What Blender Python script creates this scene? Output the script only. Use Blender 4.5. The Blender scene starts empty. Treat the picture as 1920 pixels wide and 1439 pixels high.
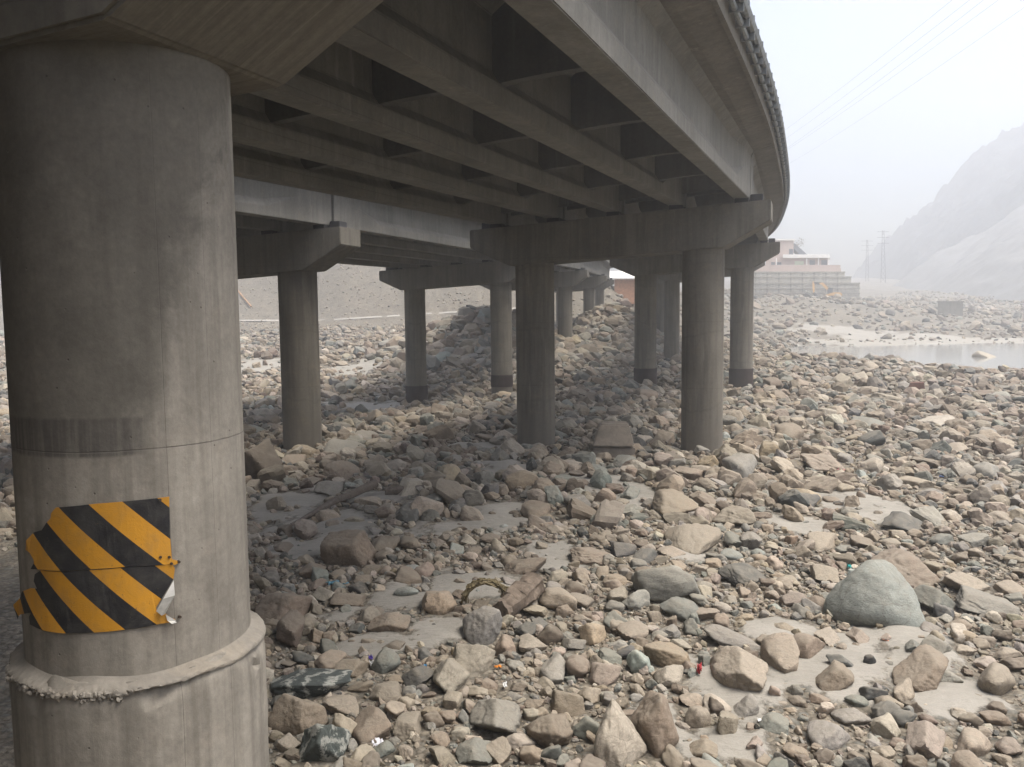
import bpy, bmesh, math, random
import numpy as np
from mathutils import Matrix, Vector

sc = bpy.context.scene
R = math.radians
# ------------------------------------------------------------------ camera
PITCH, ROLL, FPX = R(4.94), R(0.62), 1600.0
CAMZ = 5.3
cam_d = bpy.data.cameras.new('camera')
cam_d.sensor_width = 36.0
cam_d.lens = FPX / 1920 * 36
cam_d.clip_start, cam_d.clip_end = 0.1, 4000
cam = bpy.data.objects.new('camera', cam_d)
CM = Matrix.Translation((0, 0, CAMZ)) @ Matrix.Rotation(R(90) - PITCH, 4, 'X') @ Matrix.Rotation(-ROLL, 4, 'Z')
cam.matrix_world = CM
sc.collection.objects.link(cam)
sc.camera = cam
# ------------------------------------------------------------------ light
SUN_EL, SUN_AZ = R(67), R(110)
world = bpy.data.worlds.new('World')
sc.world = world
world.use_nodes = True
wn = world.node_tree.nodes
sky = wn.new('ShaderNodeTexSky')
sky.sky_type = 'NISHITA'
sky.sun_disc = False
sky.sun_elevation, sky.sun_rotation = SUN_EL, SUN_AZ
sky.air_density, sky.dust_density, sky.ozone_density = 1.0, 5.0, 0.6
world.node_tree.links.new(sky.outputs[0], wn['Background'].inputs[0])
wn['Background'].inputs[1].default_value = 0.135
sun_d = bpy.data.lights.new('sun', 'SUN')
sun_d.energy, sun_d.angle, sun_d.color = 2.8, R(34), (1.0, 0.965, 0.90)
sun = bpy.data.objects.new('sun', sun_d)
sd = Vector((math.sin(SUN_AZ) * math.cos(SUN_EL), math.cos(SUN_AZ) * math.cos(SUN_EL), math.sin(SUN_EL)))
sun.rotation_euler = sd.to_track_quat('Z', 'Y').to_euler()
sun.location = (30, 0, 60)
sc.collection.objects.link(sun)
sc.view_settings.view_transform = 'Standard'
sc.view_settings.look = 'None'
sc.view_settings.exposure = 1.02
sc.view_settings.gamma = 1.0
cy = sc.cycles
cy.use_denoising = True
cy.max_bounces, cy.diffuse_bounces, cy.glossy_bounces, cy.volume_bounces = 6, 4, 2, 2
cy.transparent_max_bounces = 6
cy.caustics_reflective = cy.caustics_refractive = False

rng = np.random.default_rng(11)
random.seed(5)
# ------------------------------------------------------------------ helpers
CR = np.array(CM.to_3x3())

def ray(px, py):
    d = CR @ np.array(((px - 960) / FPX, -(py - 719.5) / FPX, -1.0))
    return d                                    # unit depth along the optical axis

def at(px, py, Z):
    return np.array((0, 0, CAMZ)) + ray(px, py) * Z

def project(p):
    q = CR.T @ (np.asarray(p, float) - np.array((0, 0, CAMZ)))
    return 960 + FPX * q[0] / -q[2], 719.5 - FPX * q[1] / -q[2], -q[2]

_nd = np.random.default_rng(3)
_OCT = []
for _o in range(7):
    k = _nd.normal(size=(7, 3)); k /= np.linalg.norm(k, axis=1)[:, None]
    _OCT.append((k * _nd.uniform(.7, 1.4, (7, 1)), _nd.uniform(0, 6.28, 7)))

def noise(p, scale, octaves=3, off=0.0):
    """smooth pseudo-noise of points (..., 3), about -1..1"""
    p = np.asarray(p, float) * (6.283 / scale) + off
    out, a, f, s = 0, 1.0, 1.0, 0
    for o in range(octaves):
        k, ph = _OCT[o]
        ph2 = ph + 1.7 * np.sin((p * f * .37) @ k.T[:, ::-1] + ph[::-1])
        out = out + a * np.sin((p * f) @ k.T + ph2).mean(-1) * 2.2
        s += a; a *= .5; f *= 2.03
    return out / s

def sstep(t):
    t = np.clip(t, 0, 1); return t * t * (3 - 2 * t)

def gau(x, y, cx, cy_, sx, sy):
    return np.exp(-((x - cx) / sx) ** 2 - ((y - cy_) / sy) ** 2)

def ground(x, y):
    x = np.asarray(x, float); y = np.asarray(y, float)
    p = np.stack([x, y, np.zeros_like(x)], -1)
    near = np.clip(y / 60, .35, 1)
    z = .16 * noise(p, 9, 3) * near + .30 * noise(p, 37, 2, 4.) * np.clip((y - 20) / 60, 0, 1) + .06 * noise(p, 2.3, 2, 9.)
    z = z - 1.5 * gau(x, y, -8, 59, 9, 13)
    z = z + 3.6 * sstep((5.6 - y) / 5) + 9.5 * sstep((-3 - y - .12 * x) / 9) * sstep((24 - x) / 16) + 13 * sstep((-23 - x) / 9) * sstep((21 - y) / 8)  # high banks behind and far left are unseen, added to block light on the pillar
    ys = 73 + 62 * sstep((x - 0) / 30)
    sl = .048 + .004 * sstep(x / 40)
    far = np.maximum(y - ys, 0)
    z = z + sl * far * far / (far + 12)
    z = z + 12 * sstep((y - 150 + .25 * (x + 30) + 3 * noise(p, 40, 2)) / 27) * sstep((32 - x) / 22)
    z = z + 4.3 * gau(x, y, -2.5, 88, 8, 8) + 4.8 * gau(x, y, 13.5, 112, 5.5, 8)
    z = z + 4.0 * sstep((y - 168) / 34) * gau(x, 0, 66, 0, 30, 1) * sstep((330 - y) / 60)
    z = z - .85 * sstep((x - 32 - 5 * noise(p, 26, 3)) / 6) * sstep((y - 65 + .07 * (x - 30)) / 9) * sstep((132 - y) / 16)
    far2 = np.clip((y - 100) / 200, 0, 1)
    z = z + far2 * (1.1 * noise(p, 60, 4, 2.) + .5 * noise(p, 14, 2, 6.))
    return z

def hit(px, py, zoff=0.0):
    """where the line of sight through a photo pixel meets the terrain"""
    d = ray(px, py); o = np.array((0, 0, CAMZ))
    t = np.concatenate([np.linspace(5, 60, 700), np.linspace(60, 500, 1500)])
    P = o + d * t[:, None]
    below = P[:, 2] < ground(P[:, 0], P[:, 1]) + zoff
    i = int(np.argmax(below)) if below.any() else len(t) - 1
    lo, hi = t[max(i - 1, 0)], t[i]
    for _ in range(18):
        m = (lo + hi) / 2; q = o + d * m
        if q[2] < float(ground(q[0], q[1])) + zoff: hi = m
        else: lo = m
    return o + d * hi

class MB:
    """collects faces, then builds one mesh object"""
    def __init__(s): s.v, s.f, s.m = [], [], []
    def add(s, vs, fs, mi=0):
        o = len(s.v); s.v += [tuple(map(float, p)) for p in vs]
        for f in fs: s.f.append([i + o for i in f]); s.m.append(mi)
    def loft(s, rings, closed=True, cap=True, mi=0):
        n = len(rings[0]); vs = [p for r in rings for p in r]; fs = []
        for a in range(len(rings) - 1):
            for b in range(n if closed else n - 1):
                c = (b + 1) % n
                fs.append((a * n + b, a * n + c, (a + 1) * n + c, (a + 1) * n + b))
        if cap:
            fs.append(tuple(range(n - 1, -1, -1))); fs.append(tuple((len(rings) - 1) * n + i for i in range(n)))
        s.add(vs, fs, mi)
    def box(s, c, sx, sy, sz, rz=0.0, mi=0, ax=None):
        ca, sa = math.cos(rz), math.sin(rz)
        X, Y, Zv = ax if ax else (np.array((ca, sa, 0)), np.array((-sa, ca, 0)), np.array((0, 0, 1.)))
        c = np.array(c, float); vs = []
        for k in (-1, 1):
            for i, j in ((-1, -1), (1, -1), (1, 1), (-1, 1)):
                vs.append(c + X * i * sx / 2 + Y * j * sy / 2 + Zv * k * sz / 2)
        s.add(vs, [(3, 2, 1, 0), (4, 5, 6, 7), (0, 1, 5, 4), (1, 2, 6, 5), (2, 3, 7, 6), (3, 0, 4, 7)], mi)
    def tube(s, pts, r, seg=8, mi=0, cap=True):
        pts = [np.array(p, float) for p in pts]; n = len(pts)
        rs = r if hasattr(r, '__len__') else [r] * n
        rings = []; up = np.array((0.13, 0.07, 1.0))
        for i in range(n):
            t = pts[min(i + 1, n - 1)] - pts[max(i - 1, 0)]; t /= np.linalg.norm(t) + 1e-9
            u = np.cross(t, up)
            if np.linalg.norm(u) < .05: u = np.cross(t, (1., 0, 0))
            u /= np.linalg.norm(u); w = np.cross(u, t)
            rings.append([pts[i] + rs[i] * (math.cos(a) * u + math.sin(a) * w) for a in (k * 2 * math.pi / seg for k in range(seg))])
        s.loft(rings, True, cap, mi)
    def build(s, name, mats, parent=None, smooth=False, bevel=0.0, origin=None):
        me = bpy.data.meshes.new(name)
        pw = wloc(parent) if parent is not None else np.zeros(3)
        if origin is None:
            a = np.array(s.v)
            origin = pw if parent is not None else np.array((*((a.min(0) + a.max(0)) / 2)[:2], a[:, 2].min()))
        origin = np.array(origin, float)
        me.from_pydata([tuple(p) for p in np.array(s.v) - origin], [], s.f)
        mats = mats if isinstance(mats, (list, tuple)) else [mats]
        for m in mats: me.materials.append(m)
        if len(mats) > 1: me.polygons.foreach_set('material_index', s.m)
        bm = bmesh.new(); bm.from_mesh(me)
        bmesh.ops.recalc_face_normals(bm, faces=bm.faces)
        if bevel:
            es = [e for e in bm.edges if len(e.link_faces) == 2 and e.calc_face_angle(0) > R(25)]
            bmesh.ops.bevel(bm, geom=es, offset=bevel, segments=2, affect='EDGES', clamp_overlap=True)
        bm.to_mesh(me); bm.free()
        if smooth:
            me.polygons.foreach_set('use_smooth', [True] * len(me.polygons))
            me.set_sharp_from_angle(angle=R(38))
        o = link(name, me, parent); o.location = origin - pw
        return o

def wloc(o):
    v = np.zeros(3)
    while o is not None: v = v + np.array(o.location); o = o.parent
    return v

def link(name, me, parent=None):
    o = bpy.data.objects.new(name, me); sc.collection.objects.link(o)
    if parent is not None: o.parent = parent
    return o

def tag(o, label=None, cat=None, group=None, kind=None):
    if label: o['label'] = label
    if cat: o['category'] = cat
    if group: o['group'] = group
    if kind: o['kind'] = kind
    return o

def thing(name, label, cat, group=None, loc=(0, 0, 0)):
    o = bpy.data.objects.new(name, None); sc.collection.objects.link(o)
    o.empty_display_size = .3; o.location = loc
    return tag(o, label, cat, group)

def arrays_mesh(name, V, F, mat, col=None, smooth=None):
    """V (n,3), F (m,3) numpy arrays -> mesh; col (n,3) goes to attribute Col"""
    me = bpy.data.meshes.new(name)
    me.vertices.add(len(V)); me.vertices.foreach_set('co', np.ascontiguousarray(V, np.float32).ravel())
    k = F.shape[1]
    me.loops.add(F.size); me.loops.foreach_set('vertex_index', np.ascontiguousarray(F, np.int32).ravel())
    me.polygons.add(len(F))
    me.polygons.foreach_set('loop_start', np.arange(0, F.size, k, dtype=np.int32))
    me.polygons.foreach_set('use_smooth', np.full(len(F), bool(smooth)) if not hasattr(smooth, '__len__') else smooth)
    me.update(calc_edges=True)
    if col is not None:
        a = me.color_attributes.new('Col', 'FLOAT_COLOR', 'POINT')
        c4 = np.ones((len(V), 4), np.float32); c4[:, :3] = col
        a.data.foreach_set('color', c4.ravel())
    me.materials.append(mat)
    return me

# ------------------------------------------------------------------ materials
class NT:
    def __init__(s, name):
        s.m = bpy.data.materials.new(name); s.m.use_nodes = True
        s.n = s.m.node_tree.nodes; s.l = s.m.node_tree.links; s.b = s.n['Principled BSDF']
    def new(s, t, **kw):
        x = s.n.new(t)
        for k, v in kw.items():
            if isinstance(k, str) and hasattr(x, k): setattr(x, k, v)
        return x
    def put(s, sock, v):
        if isinstance(v, bpy.types.NodeSocket): s.l.new(v, sock)
        elif v is not None: sock.default_value = v
    jitter = False
    def coord(s, which='Object', scale=(1, 1, 1)):
        t = s.new('ShaderNodeTexCoord'); mp = s.new('ShaderNodeMapping'); v = t.outputs[which]
        if s.jitter:
            oi = s.new('ShaderNodeObjectInfo'); k = s.new('ShaderNodeVectorMath', operation='MULTIPLY_ADD')
            s.l.new(oi.outputs['Random'], k.inputs[0]); k.inputs[1].default_value = (37, 53, 0); s.l.new(v, k.inputs[2]); v = k.outputs[0]
        s.l.new(v, mp.inputs[0]); mp.inputs['Scale'].default_value = scale
        return mp.outputs[0]
    def noise(s, vec, scale, detail=4, rough=.6, dist=0.0):
        x = s.new('ShaderNodeTexNoise'); s.put(x.inputs['Vector'], vec)
        x.inputs['Scale'].default_value = scale; x.inputs['Detail'].default_value = detail
        x.inputs['Roughness'].default_value = rough; x.inputs['Distortion'].default_value = dist
        return x.outputs[0]
    def voro(s, vec, scale, feature='F1', out='Distance'):
        x = s.new('ShaderNodeTexVoronoi', feature=feature); s.put(x.inputs['Vector'], vec); x.inputs['Scale'].default_value = scale
        return x.outputs[out]
    def ramp(s, f, stops):
        x = s.new('ShaderNodeValToRGB'); s.put(x.inputs[0], f); e = x.color_ramp.elements
        while len(e) < len(stops): e.new(.5)
        for i, (p, c) in enumerate(stops):
            e[i].position = p; e[i].color = (c, c, c, 1) if not hasattr(c, '__len__') else (*c[:3], 1)
        return x.outputs[0]
    def mix(s, f, a, b, blend='MIX'):
        x = s.new('ShaderNodeMix', data_type='RGBA', blend_type=blend)
        s.put(x.inputs[0], f)
        for i, v in ((6, a), (7, b)):
            s.put(x.inputs[i], v if isinstance(v, bpy.types.NodeSocket) else (*v[:3], 1) if hasattr(v, '__len__') else (v, v, v, 1))
        return x.outputs[2]
    def math(s, op, a, b=None, c=None):
        x = s.new('ShaderNodeMath', operation=op)
        for i, v in enumerate((a, b, c)): s.put(x.inputs[i], v)
        return x.outputs[0]
    def attr(s, name):
        x = s.new('ShaderNodeAttribute', attribute_name=name); return x.outputs['Color']
    def sep(s, v):
        x = s.new('ShaderNodeSeparateXYZ'); s.put(x.inputs[0], v); return x.outputs
    def bump(s, h, strength, dist, prev=None):
        x = s.new('ShaderNodeBump'); s.put(x.inputs['Height'], h); x.inputs['Strength'].default_value = strength
        x.inputs['Distance'].default_value = dist
        if prev is not None: s.l.new(prev, x.inputs['Normal'])
        return x.outputs[0]
    def done(s, color, rough=.9, normal=None, metal=0.0, spec=.3):
        s.put(s.b.inputs['Base Color'], color if isinstance(color, bpy.types.NodeSocket) else (*color, 1))
        s.put(s.b.inputs['Roughness'], rough); s.b.inputs['Metallic'].default_value = metal
        s.b.inputs['Specular IOR Level'].default_value = spec
        if normal is not None: s.l.new(normal, s.b.inputs['Normal'])
        return s.m

def concrete(name, base=(.30, .28, .245), streak=1.0, mud=False):
    t = NT(name); t.jitter = True; o = t.coord('Object')
    big = t.noise(o, .55, 4, .6); fine = t.noise(o, 14, 5, .7); mid = t.noise(o, 2.6, 5, .65, .6)
    st = t.noise(t.coord('Object', (2.6, 2.6, .16)), 1.6, 5, .6)
    z = t.sep(o)[2]
    c = t.mix(t.ramp(big, [(.3, 0), (.7, 1)]), tuple(v * .80 for v in base), tuple(v * 1.16 for v in base))
    c = t.mix(t.math('MULTIPLY', t.ramp(st, [(.44, 0), (.62, 1)]), .6 * streak), c, (base[0] * .42, base[1] * .42, base[2] * .44))
    c = t.mix(t.math('MULTIPLY', t.ramp(mid, [(.52, 0), (.75, 1)]), .45), c, (base[0] * 1.25, base[1] * 1.16, base[2] * 1.02))
    c = t.mix(t.math('MULTIPLY', t.ramp(t.noise(o, 1.3, 6, .75, 1.5), [(.55, 0), (.68, 1)]), .35), c, (base[0] * .62, base[1] * .58, base[2] * .55))
    c = t.mix(.35, c, t.ramp(fine, [(.25, .55), (.75, 1.3)]), 'MULTIPLY')
    lime = t.noise(t.coord('Object', (3.5, 3.5, .3)), 1.1, 5, .65)
    c = t.mix(t.math('MULTIPLY', t.ramp(lime, [(.60, 0), (.72, 1)]), .4), c, tuple(min(.5, v * 1.75) for v in base))
    if mud:
        tide = t.math('ADD', t.math('SUBTRACT', z, 1.15), t.math('MULTIPLY', t.math('SUBTRACT', mid, .5), 1.6))
        c = t.mix(t.math('MULTIPLY', t.ramp(t.math('ADD', t.math('MULTIPLY', tide, .8), .5), [(.3, 1), (.62, 0)]), .4), c, (.145, .128, .105))
        wt = t.math('PINGPONG', t.math('ADD', z, t.math('MULTIPLY', t.noise(o, .4), 1.6)), 1.3)
        c = t.mix(t.math('MULTIPLY', t.ramp(wt, [(.0, 1), (.07, 0)]), .3), c, tuple(v * .5 for v in base))
    pits = t.voro(o, 9); pit = t.ramp(pits, [(.035, 0), (.075, 1)])
    pm = t.ramp(t.noise(o, 3.1, 2), [(.5, 1), (.62, 0)])
    pit = t.math('MAXIMUM', pit, pm)
    # formwork joints every 2.4 m of height
    fr = t.math('PINGPONG', t.math('ADD', z, t.math('MULTIPLY', big, .02)), 1.2)
    jn = t.ramp(t.math('MULTIPLY', fr, 10), [(.05, 0), (.14, 1)])
    c = t.mix(t.math('MULTIPLY', t.math('SUBTRACT', 1, jn), .35), c, tuple(v * .45 for v in base))
    c = t.mix(t.math('MULTIPLY', t.math('SUBTRACT', 1, pit), .6), c, tuple(v * .4 for v in base))
    h = t.math('ADD', t.math('MULTIPLY', fine, .5), t.math('ADD', t.math('MULTIPLY', mid, .5), t.math('MULTIPLY', pit, .8)))
    h = t.math('ADD', h, t.math('MULTIPLY', jn, .5))
    return t.done(c, .92, t.bump(h, .45, .012), spec=.2)

M = {}
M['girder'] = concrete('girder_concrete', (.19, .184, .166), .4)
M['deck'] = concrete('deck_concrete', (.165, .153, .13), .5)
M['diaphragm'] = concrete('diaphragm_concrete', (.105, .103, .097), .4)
M['cap'] = concrete('cap_concrete', (.155, .145, .124), .7)
M['column'] = concrete('column_concrete', (.158, .144, .119), .8, True)
M['lip'] = concrete('grout_lip', (.235, .215, .183), .5)
M['pale'] = concrete('mortar_concrete', (.27, .25, .215), .4)
M['dark'] = concrete('wet_concrete', (.045, .034, .032), .3)

def boarded():
    """cap soffit at the near pier keeps the print of its plank formwork"""
    t = NT('board_marked_concrete'); o = t.coord('Object')
    uv = t.coord('UV'); u = t.sep(uv)
    n = t.noise(t.coord('UV', (9, .45, 1)), 1.6, 7, .7, .5)
    big = t.noise(o, 1.1, 4); fine = t.noise(o, 16, 5, .7)
    c = t.mix(t.ramp(n, [(.35, 0), (.7, 1)]), (.115, .104, .085), (.175, .16, .132))
    ln = t.math('PINGPONG', t.math('ADD', t.math('MULTIPLY', u[0], 1.0), t.math('MULTIPLY', t.noise(o, .7), .04)), .11)
    ln = t.ramp(t.math('MULTIPLY', ln, 10), [(.0, 0), (.12, 1)])
    c = t.mix(t.math('MULTIPLY', t.math('SUBTRACT', 1, ln), t.math('MULTIPLY', t.ramp(big, [(.45, 0), (.62, 1)]), .55)), c, (.24, .22, .185))
    c = t.mix(.4, c, t.ramp(fine, [(.25, .5), (.75, 1.3)]), 'MULTIPLY')
    h = t.math('ADD', t.math('MULTIPLY', n, .7), t.math('MULTIPLY', fine, .4))
    return t.done(c, .93, t.bump(h, .5, .012), spec=.2)

def pillar_mat():
    t = NT('pillar_concrete'); o = t.coord('Object'); x, y, z = t.sep(o)
    th = t.math('ARCTAN2', y, x)                           # angle round the pillar
    base = (.305, .28, .238)
    big = t.noise(o, .9, 5, .6); fine = t.noise(o, 20, 6, .72); mid = t.noise(o, 3.5, 5, .65)
    st = t.noise(t.coord('Object', (4, 4, .22)), 1.8, 5, .62); st2 = t.noise(t.coord('Object', (11, 11, .5)), 2.2, 4, .6)
    c = t.mix(t.ramp(big, [(.3, 0), (.7, 1)]), tuple(v * .78 for v in base), tuple(v * 1.14 for v in base))
    c = t.mix(t.math('MULTIPLY', t.ramp(st, [(.42, 0), (.66, 1)]), .65), c, (.13, .118, .098))
    c = t.mix(t.math('MULTIPLY', t.ramp(st2, [(.55, 0), (.8, 1)]), .35), c, (.35, .318, .27))
    c = t.mix(t.math('MULTIPLY', t.ramp(mid, [(.55, 0), (.75, 1)]), .35), c, (.34, .295, .24))
    c = t.mix(t.math('MULTIPLY', t.ramp(t.noise(o, 1.7, 6, .74), [(.52, 0), (.66, 1)]), .42), c, (.14, .125, .105))
    so = t.noise(t.coord('Object', (1, 1, .55)), .62, 5, .6)
    c = t.mix(t.math('MULTIPLY', t.ramp(so, [(.44, 0), (.62, 1)]), .62), c, (.105, .096, .082))
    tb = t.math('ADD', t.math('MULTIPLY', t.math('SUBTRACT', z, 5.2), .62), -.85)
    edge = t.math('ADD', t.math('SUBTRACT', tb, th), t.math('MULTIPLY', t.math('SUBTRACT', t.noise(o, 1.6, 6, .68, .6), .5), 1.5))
    painted_shade = t.math('MULTIPLY', t.ramp(t.math('ADD', t.math('MULTIPLY', edge, 1.6), .5), [(.25, 0), (.75, 1)]), t.ramp(t.math('SUBTRACT', z, 4.2), [(0, 0), (.5, 1)]))  # bridge shade on the pillar's upper left, painted into the colour
    c = t.mix(t.math('MULTIPLY', painted_shade, t.math('MULTIPLY', t.ramp(st, [(.3, .85), (.7, .65)]), t.ramp(t.noise(o, 1.5, 5, .6), [(.36, .68), (.62, 1.0)]))), c, (.080, .074, .063))
    # one formwork joint and the damp rectangular stain above it
    wob = t.math('MULTIPLY', t.noise(t.coord('Object', (1, 1, .3)), 9, 4, .7), .24)
    def band(v, a, b, soft):
        lo = t.math('SMOOTH_MIN', 1, t.math('MAXIMUM', 0, t.math('DIVIDE', t.math('SUBTRACT', v, a), soft)), .01)
        hi = t.math('SMOOTH_MIN', 1, t.math('MAXIMUM', 0, t.math('DIVIDE', t.math('SUBTRACT', b, v), soft)), .01)
        return t.math('MULTIPLY', lo, hi)
    stain = t.math('MULTIPLY', band(t.math('ADD', z, t.math('MULTIPLY', t.math('SUBTRACT', mid, .5), .03)), 4.40, 4.66, .02), band(t.math('ADD', th, t.math('SUBTRACT', wob, .12)), -2.75, -.98, .16))
    c = t.mix(t.math('MULTIPLY', stain, t.ramp(st2, [(.3, .25), (.6, .9)])), c, (.085, .078, .07))
    lower = t.math('MULTIPLY', band(z, 4.10, 4.44, .05), band(t.math('ADD', th, wob), -2.8, -1.45, .3))
    c = t.mix(t.math('MULTIPLY', lower, .35), c, (.15, .135, .115))
    jn = t.math('MULTIPLY', band(t.math('ADD', z, t.math('MULTIPLY', t.noise(o, 2.5), .02)), 4.445, 4.457, .004), t.ramp(mid, [(.35, .2), (.6, .8)]))
    c = t.mix(jn, c, (.10, .09, .08))
    seam = t.math('MULTIPLY', t.math('ADD', band(t.math('ADD', th, t.math('MULTIPLY', mid, .012)), -.89, -.88, .005), band(t.math('ADD', th, t.math('MULTIPLY', mid, .012)), -.46, -.452, .004)), .55)
    c = t.mix(seam, c, (.11, .10, .085))
    c = t.mix(.38, c, t.ramp(fine, [(.25, .5), (.75, 1.35)]), 'MULTIPLY')
    pit = t.ramp(t.voro(o, 7), [(.03, 0), (.06, 1)])
    c = t.mix(t.math('MULTIPLY', t.math('SUBTRACT', 1, pit), .7), c, (.08, .07, .06))
    h = t.math('ADD', t.math('MULTIPLY', fine, .6), t.math('ADD', t.math('MULTIPLY', mid, .5), t.math('MULTIPLY', pit, .9)))
    h = t.math('SUBTRACT', h, t.math('MULTIPLY', t.math('ADD', seam, jn), .6))
    return t.done(c, .9, t.bump(h, .5, .010), spec=.22)

def rock_mat(name, stuff=False):
    t = NT(name); o = t.coord('Object'); col = t.attr('Col')
    n1 = t.noise(o, 3.2, 6, .7, .6); n2 = t.noise(o, 26, 5, .75); n3 = t.noise(t.coord('Object', (1, 1, 3.2)), 5.5, 5, .65, 1.2)
    c = t.mix(.75, col, t.ramp(n1, [(.25, (.55, .53, .52)), (.5, (1, .98, .95)), (.78, (1.32, 1.28, 1.22))]), 'MULTIPLY')
    c = t.mix(.6, c, t.ramp(n2, [(.25, .5), (.5, 1.0), (.78, 1.45)]), 'MULTIPLY')
    c = t.mix(t.math('MULTIPLY', t.ramp(n3, [(.55, 0), (.66, 1)]), .35), c, t.mix(.6, col, (.16, .12, .09)))
    if not stuff:
        crack = t.ramp(t.voro(t.mix(.12, o, t.new('ShaderNodeTexNoise').outputs[1]), 2.6, 'DISTANCE_TO_EDGE'), [(0, 0), (.018, 1)])
        c = t.mix(t.math('MULTIPLY', t.math('SUBTRACT', 1, crack), .4), c, (.08, .065, .05))
    # dry silt that settled on upward faces
    g = t.new('ShaderNodeNewGeometry'); nz = t.sep(g.outputs['Normal'])[2]
    dust = t.math('MULTIPLY', t.ramp(nz, [(.35, 0), (.95, 1)]), t.ramp(n1, [(.32, .5), (.68, .06)]))
    c = t.mix(dust, c, (.325, .292, .232))
    h = t.math('ADD', t.math('MULTIPLY', n1, 1.0), t.math('ADD', t.math('MULTIPLY', n2, .45), t.math('MULTIPLY', n3, .5)))
    return t.done(c, .93, t.bump(h, .7 if not stuff else .5, .035 if not stuff else .02), spec=.2)

def veined_mat():
    t = NT('veined_rock'); o = t.coord('Object'); col = t.attr('Col')
    w = t.new('ShaderNodeTexWave'); t.put(w.inputs[0], t.coord('Object', (1, 1.6, 1.2))); w.inputs['Scale'].default_value = .9
    w.inputs['Distortion'].default_value = 14; w.inputs['Detail'].default_value = 8; w.inputs['Detail Scale'].default_value = 1.1; w.inputs['Detail Roughness'].default_value = .72
    n1 = t.noise(o, 3.5, 6, .7, 1); n2 = t.noise(o, 26, 5, .75)
    c = t.mix(t.ramp(w.outputs[0], [(.66, 0), (.95, .75)]), col, (.40, .40, .355))
    c = t.mix(.7, c, t.ramp(n1, [(.25, .5), (.75, 1.3)]), 'MULTIPLY')
    c = t.mix(.5, c, t.ramp(n2, [(.25, .6), (.75, 1.3)]), 'MULTIPLY')
    h = t.math('ADD', n1, t.math('MULTIPLY', n2, .4))
    return t.done(c, .85, t.bump(h, .7, .035), spec=.25)

def ground_mat():
    t = NT('river_sand_and_gravel'); o = t.coord('Object'); sa = t.sep(t.attr('Col'))[0]
    n1 = t.noise(o, .7, 5, .65); n2 = t.noise(o, 7, 6, .75); n3 = t.noise(o, 60, 4, .7)
    v1 = t.voro(o, 9, out='Color'); vd = t.voro(o, 9); v2 = t.voro(o, 26, out='Color'); vd2 = t.voro(o, 26)
    grav = t.mix(t.ramp(t.sep(v1)[0], [(.2, 0), (.8, 1)]), (.135, .12, .098), (.26, .23, .182))
    grav = t.mix(t.ramp(t.sep(v1)[1], [(.72, 0), (.8, .7)]), grav, (.20, .205, .185))
    grav2 = t.mix(t.sep(v2)[0], (.13, .115, .093), (.285, .252, .202))
    grav = t.mix(t.ramp(n2, [(.42, 0), (.58, 1)]), grav, grav2)
    edge = t.ramp(vd, [(.25, 1), (.75, .5)])
    grav = t.mix(.8, grav, edge, 'MULTIPLY')
    sand = t.mix(t.ramp(n1, [(.3, 0), (.7, 1)]), (.255, .24, .206), (.325, .305, .268))
    sand = t.mix(.35, sand, t.ramp(n2, [(.3, .7), (.7, 1.15)]), 'MULTIPLY')
    sand = t.mix(.2, sand, t.ramp(n3, [(.3, .6), (.7, 1.2)]), 'MULTIPLY')
    nb = t.noise(t.coord('Object', (1, .6, 1)), .16, 7, .72, .6)
    grav = t.mix(.55, grav, t.ramp(nb, [(.3, (.62, .64, .66)), (.7, (1.3, 1.26, 1.2))]), 'MULTIPLY')
    nm = t.noise(t.coord('Object', (1, .5, 1.6)), 1.1, 6, .75, .5)
    grav = t.mix(.6, grav, t.ramp(nm, [(.3, .5), (.5, 1.0), (.72, 1.6)]), 'MULTIPLY')
    f = t.ramp(t.math('ADD', sa, t.math('MULTIPLY', t.math('SUBTRACT', n2, .5), .9)), [(.38, 0), (.56, 1)])
    c = t.mix(f, grav, sand)
    inv = t.math('SUBTRACT', 1, f)
    h = t.math('ADD', t.math('MULTIPLY', t.math('MULTIPLY', t.math('SUBTRACT', 1, vd), inv), 1.2), t.math('ADD', t.math('MULTIPLY', n2, .7), t.math('MULTIPLY', n3, .18)))
    rip = t.noise(t.coord('Object', (1.2, 3.5, 1)), 2.2, 3, .5, .8)
    h = t.math('ADD', h, t.math('MULTIPLY', rip, .9))
    return t.done(c, .95, t.bump(h, .7, .05), spec=.15)

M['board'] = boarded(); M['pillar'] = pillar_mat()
M['rock'] = rock_mat('river_rock'); M['rocks'] = rock_mat('river_cobbles', True); M['vein'] = veined_mat(); M['ground'] = ground_mat()

def plain(name, c, rough=.7, metal=0.0, var=.35, scale=6, bump=.0, spec=.3):
    t = NT(name); o = t.coord('Object'); n = t.noise(o, scale, 5, .65, .4)
    col = t.mix(1.0, tuple(c), t.ramp(n, [(.25, 1 - var), (.75, 1 + var)]), 'MULTIPLY')
    return t.done(col, rough, t.bump(n, bump, .02) if bump else None, metal, spec)

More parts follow.
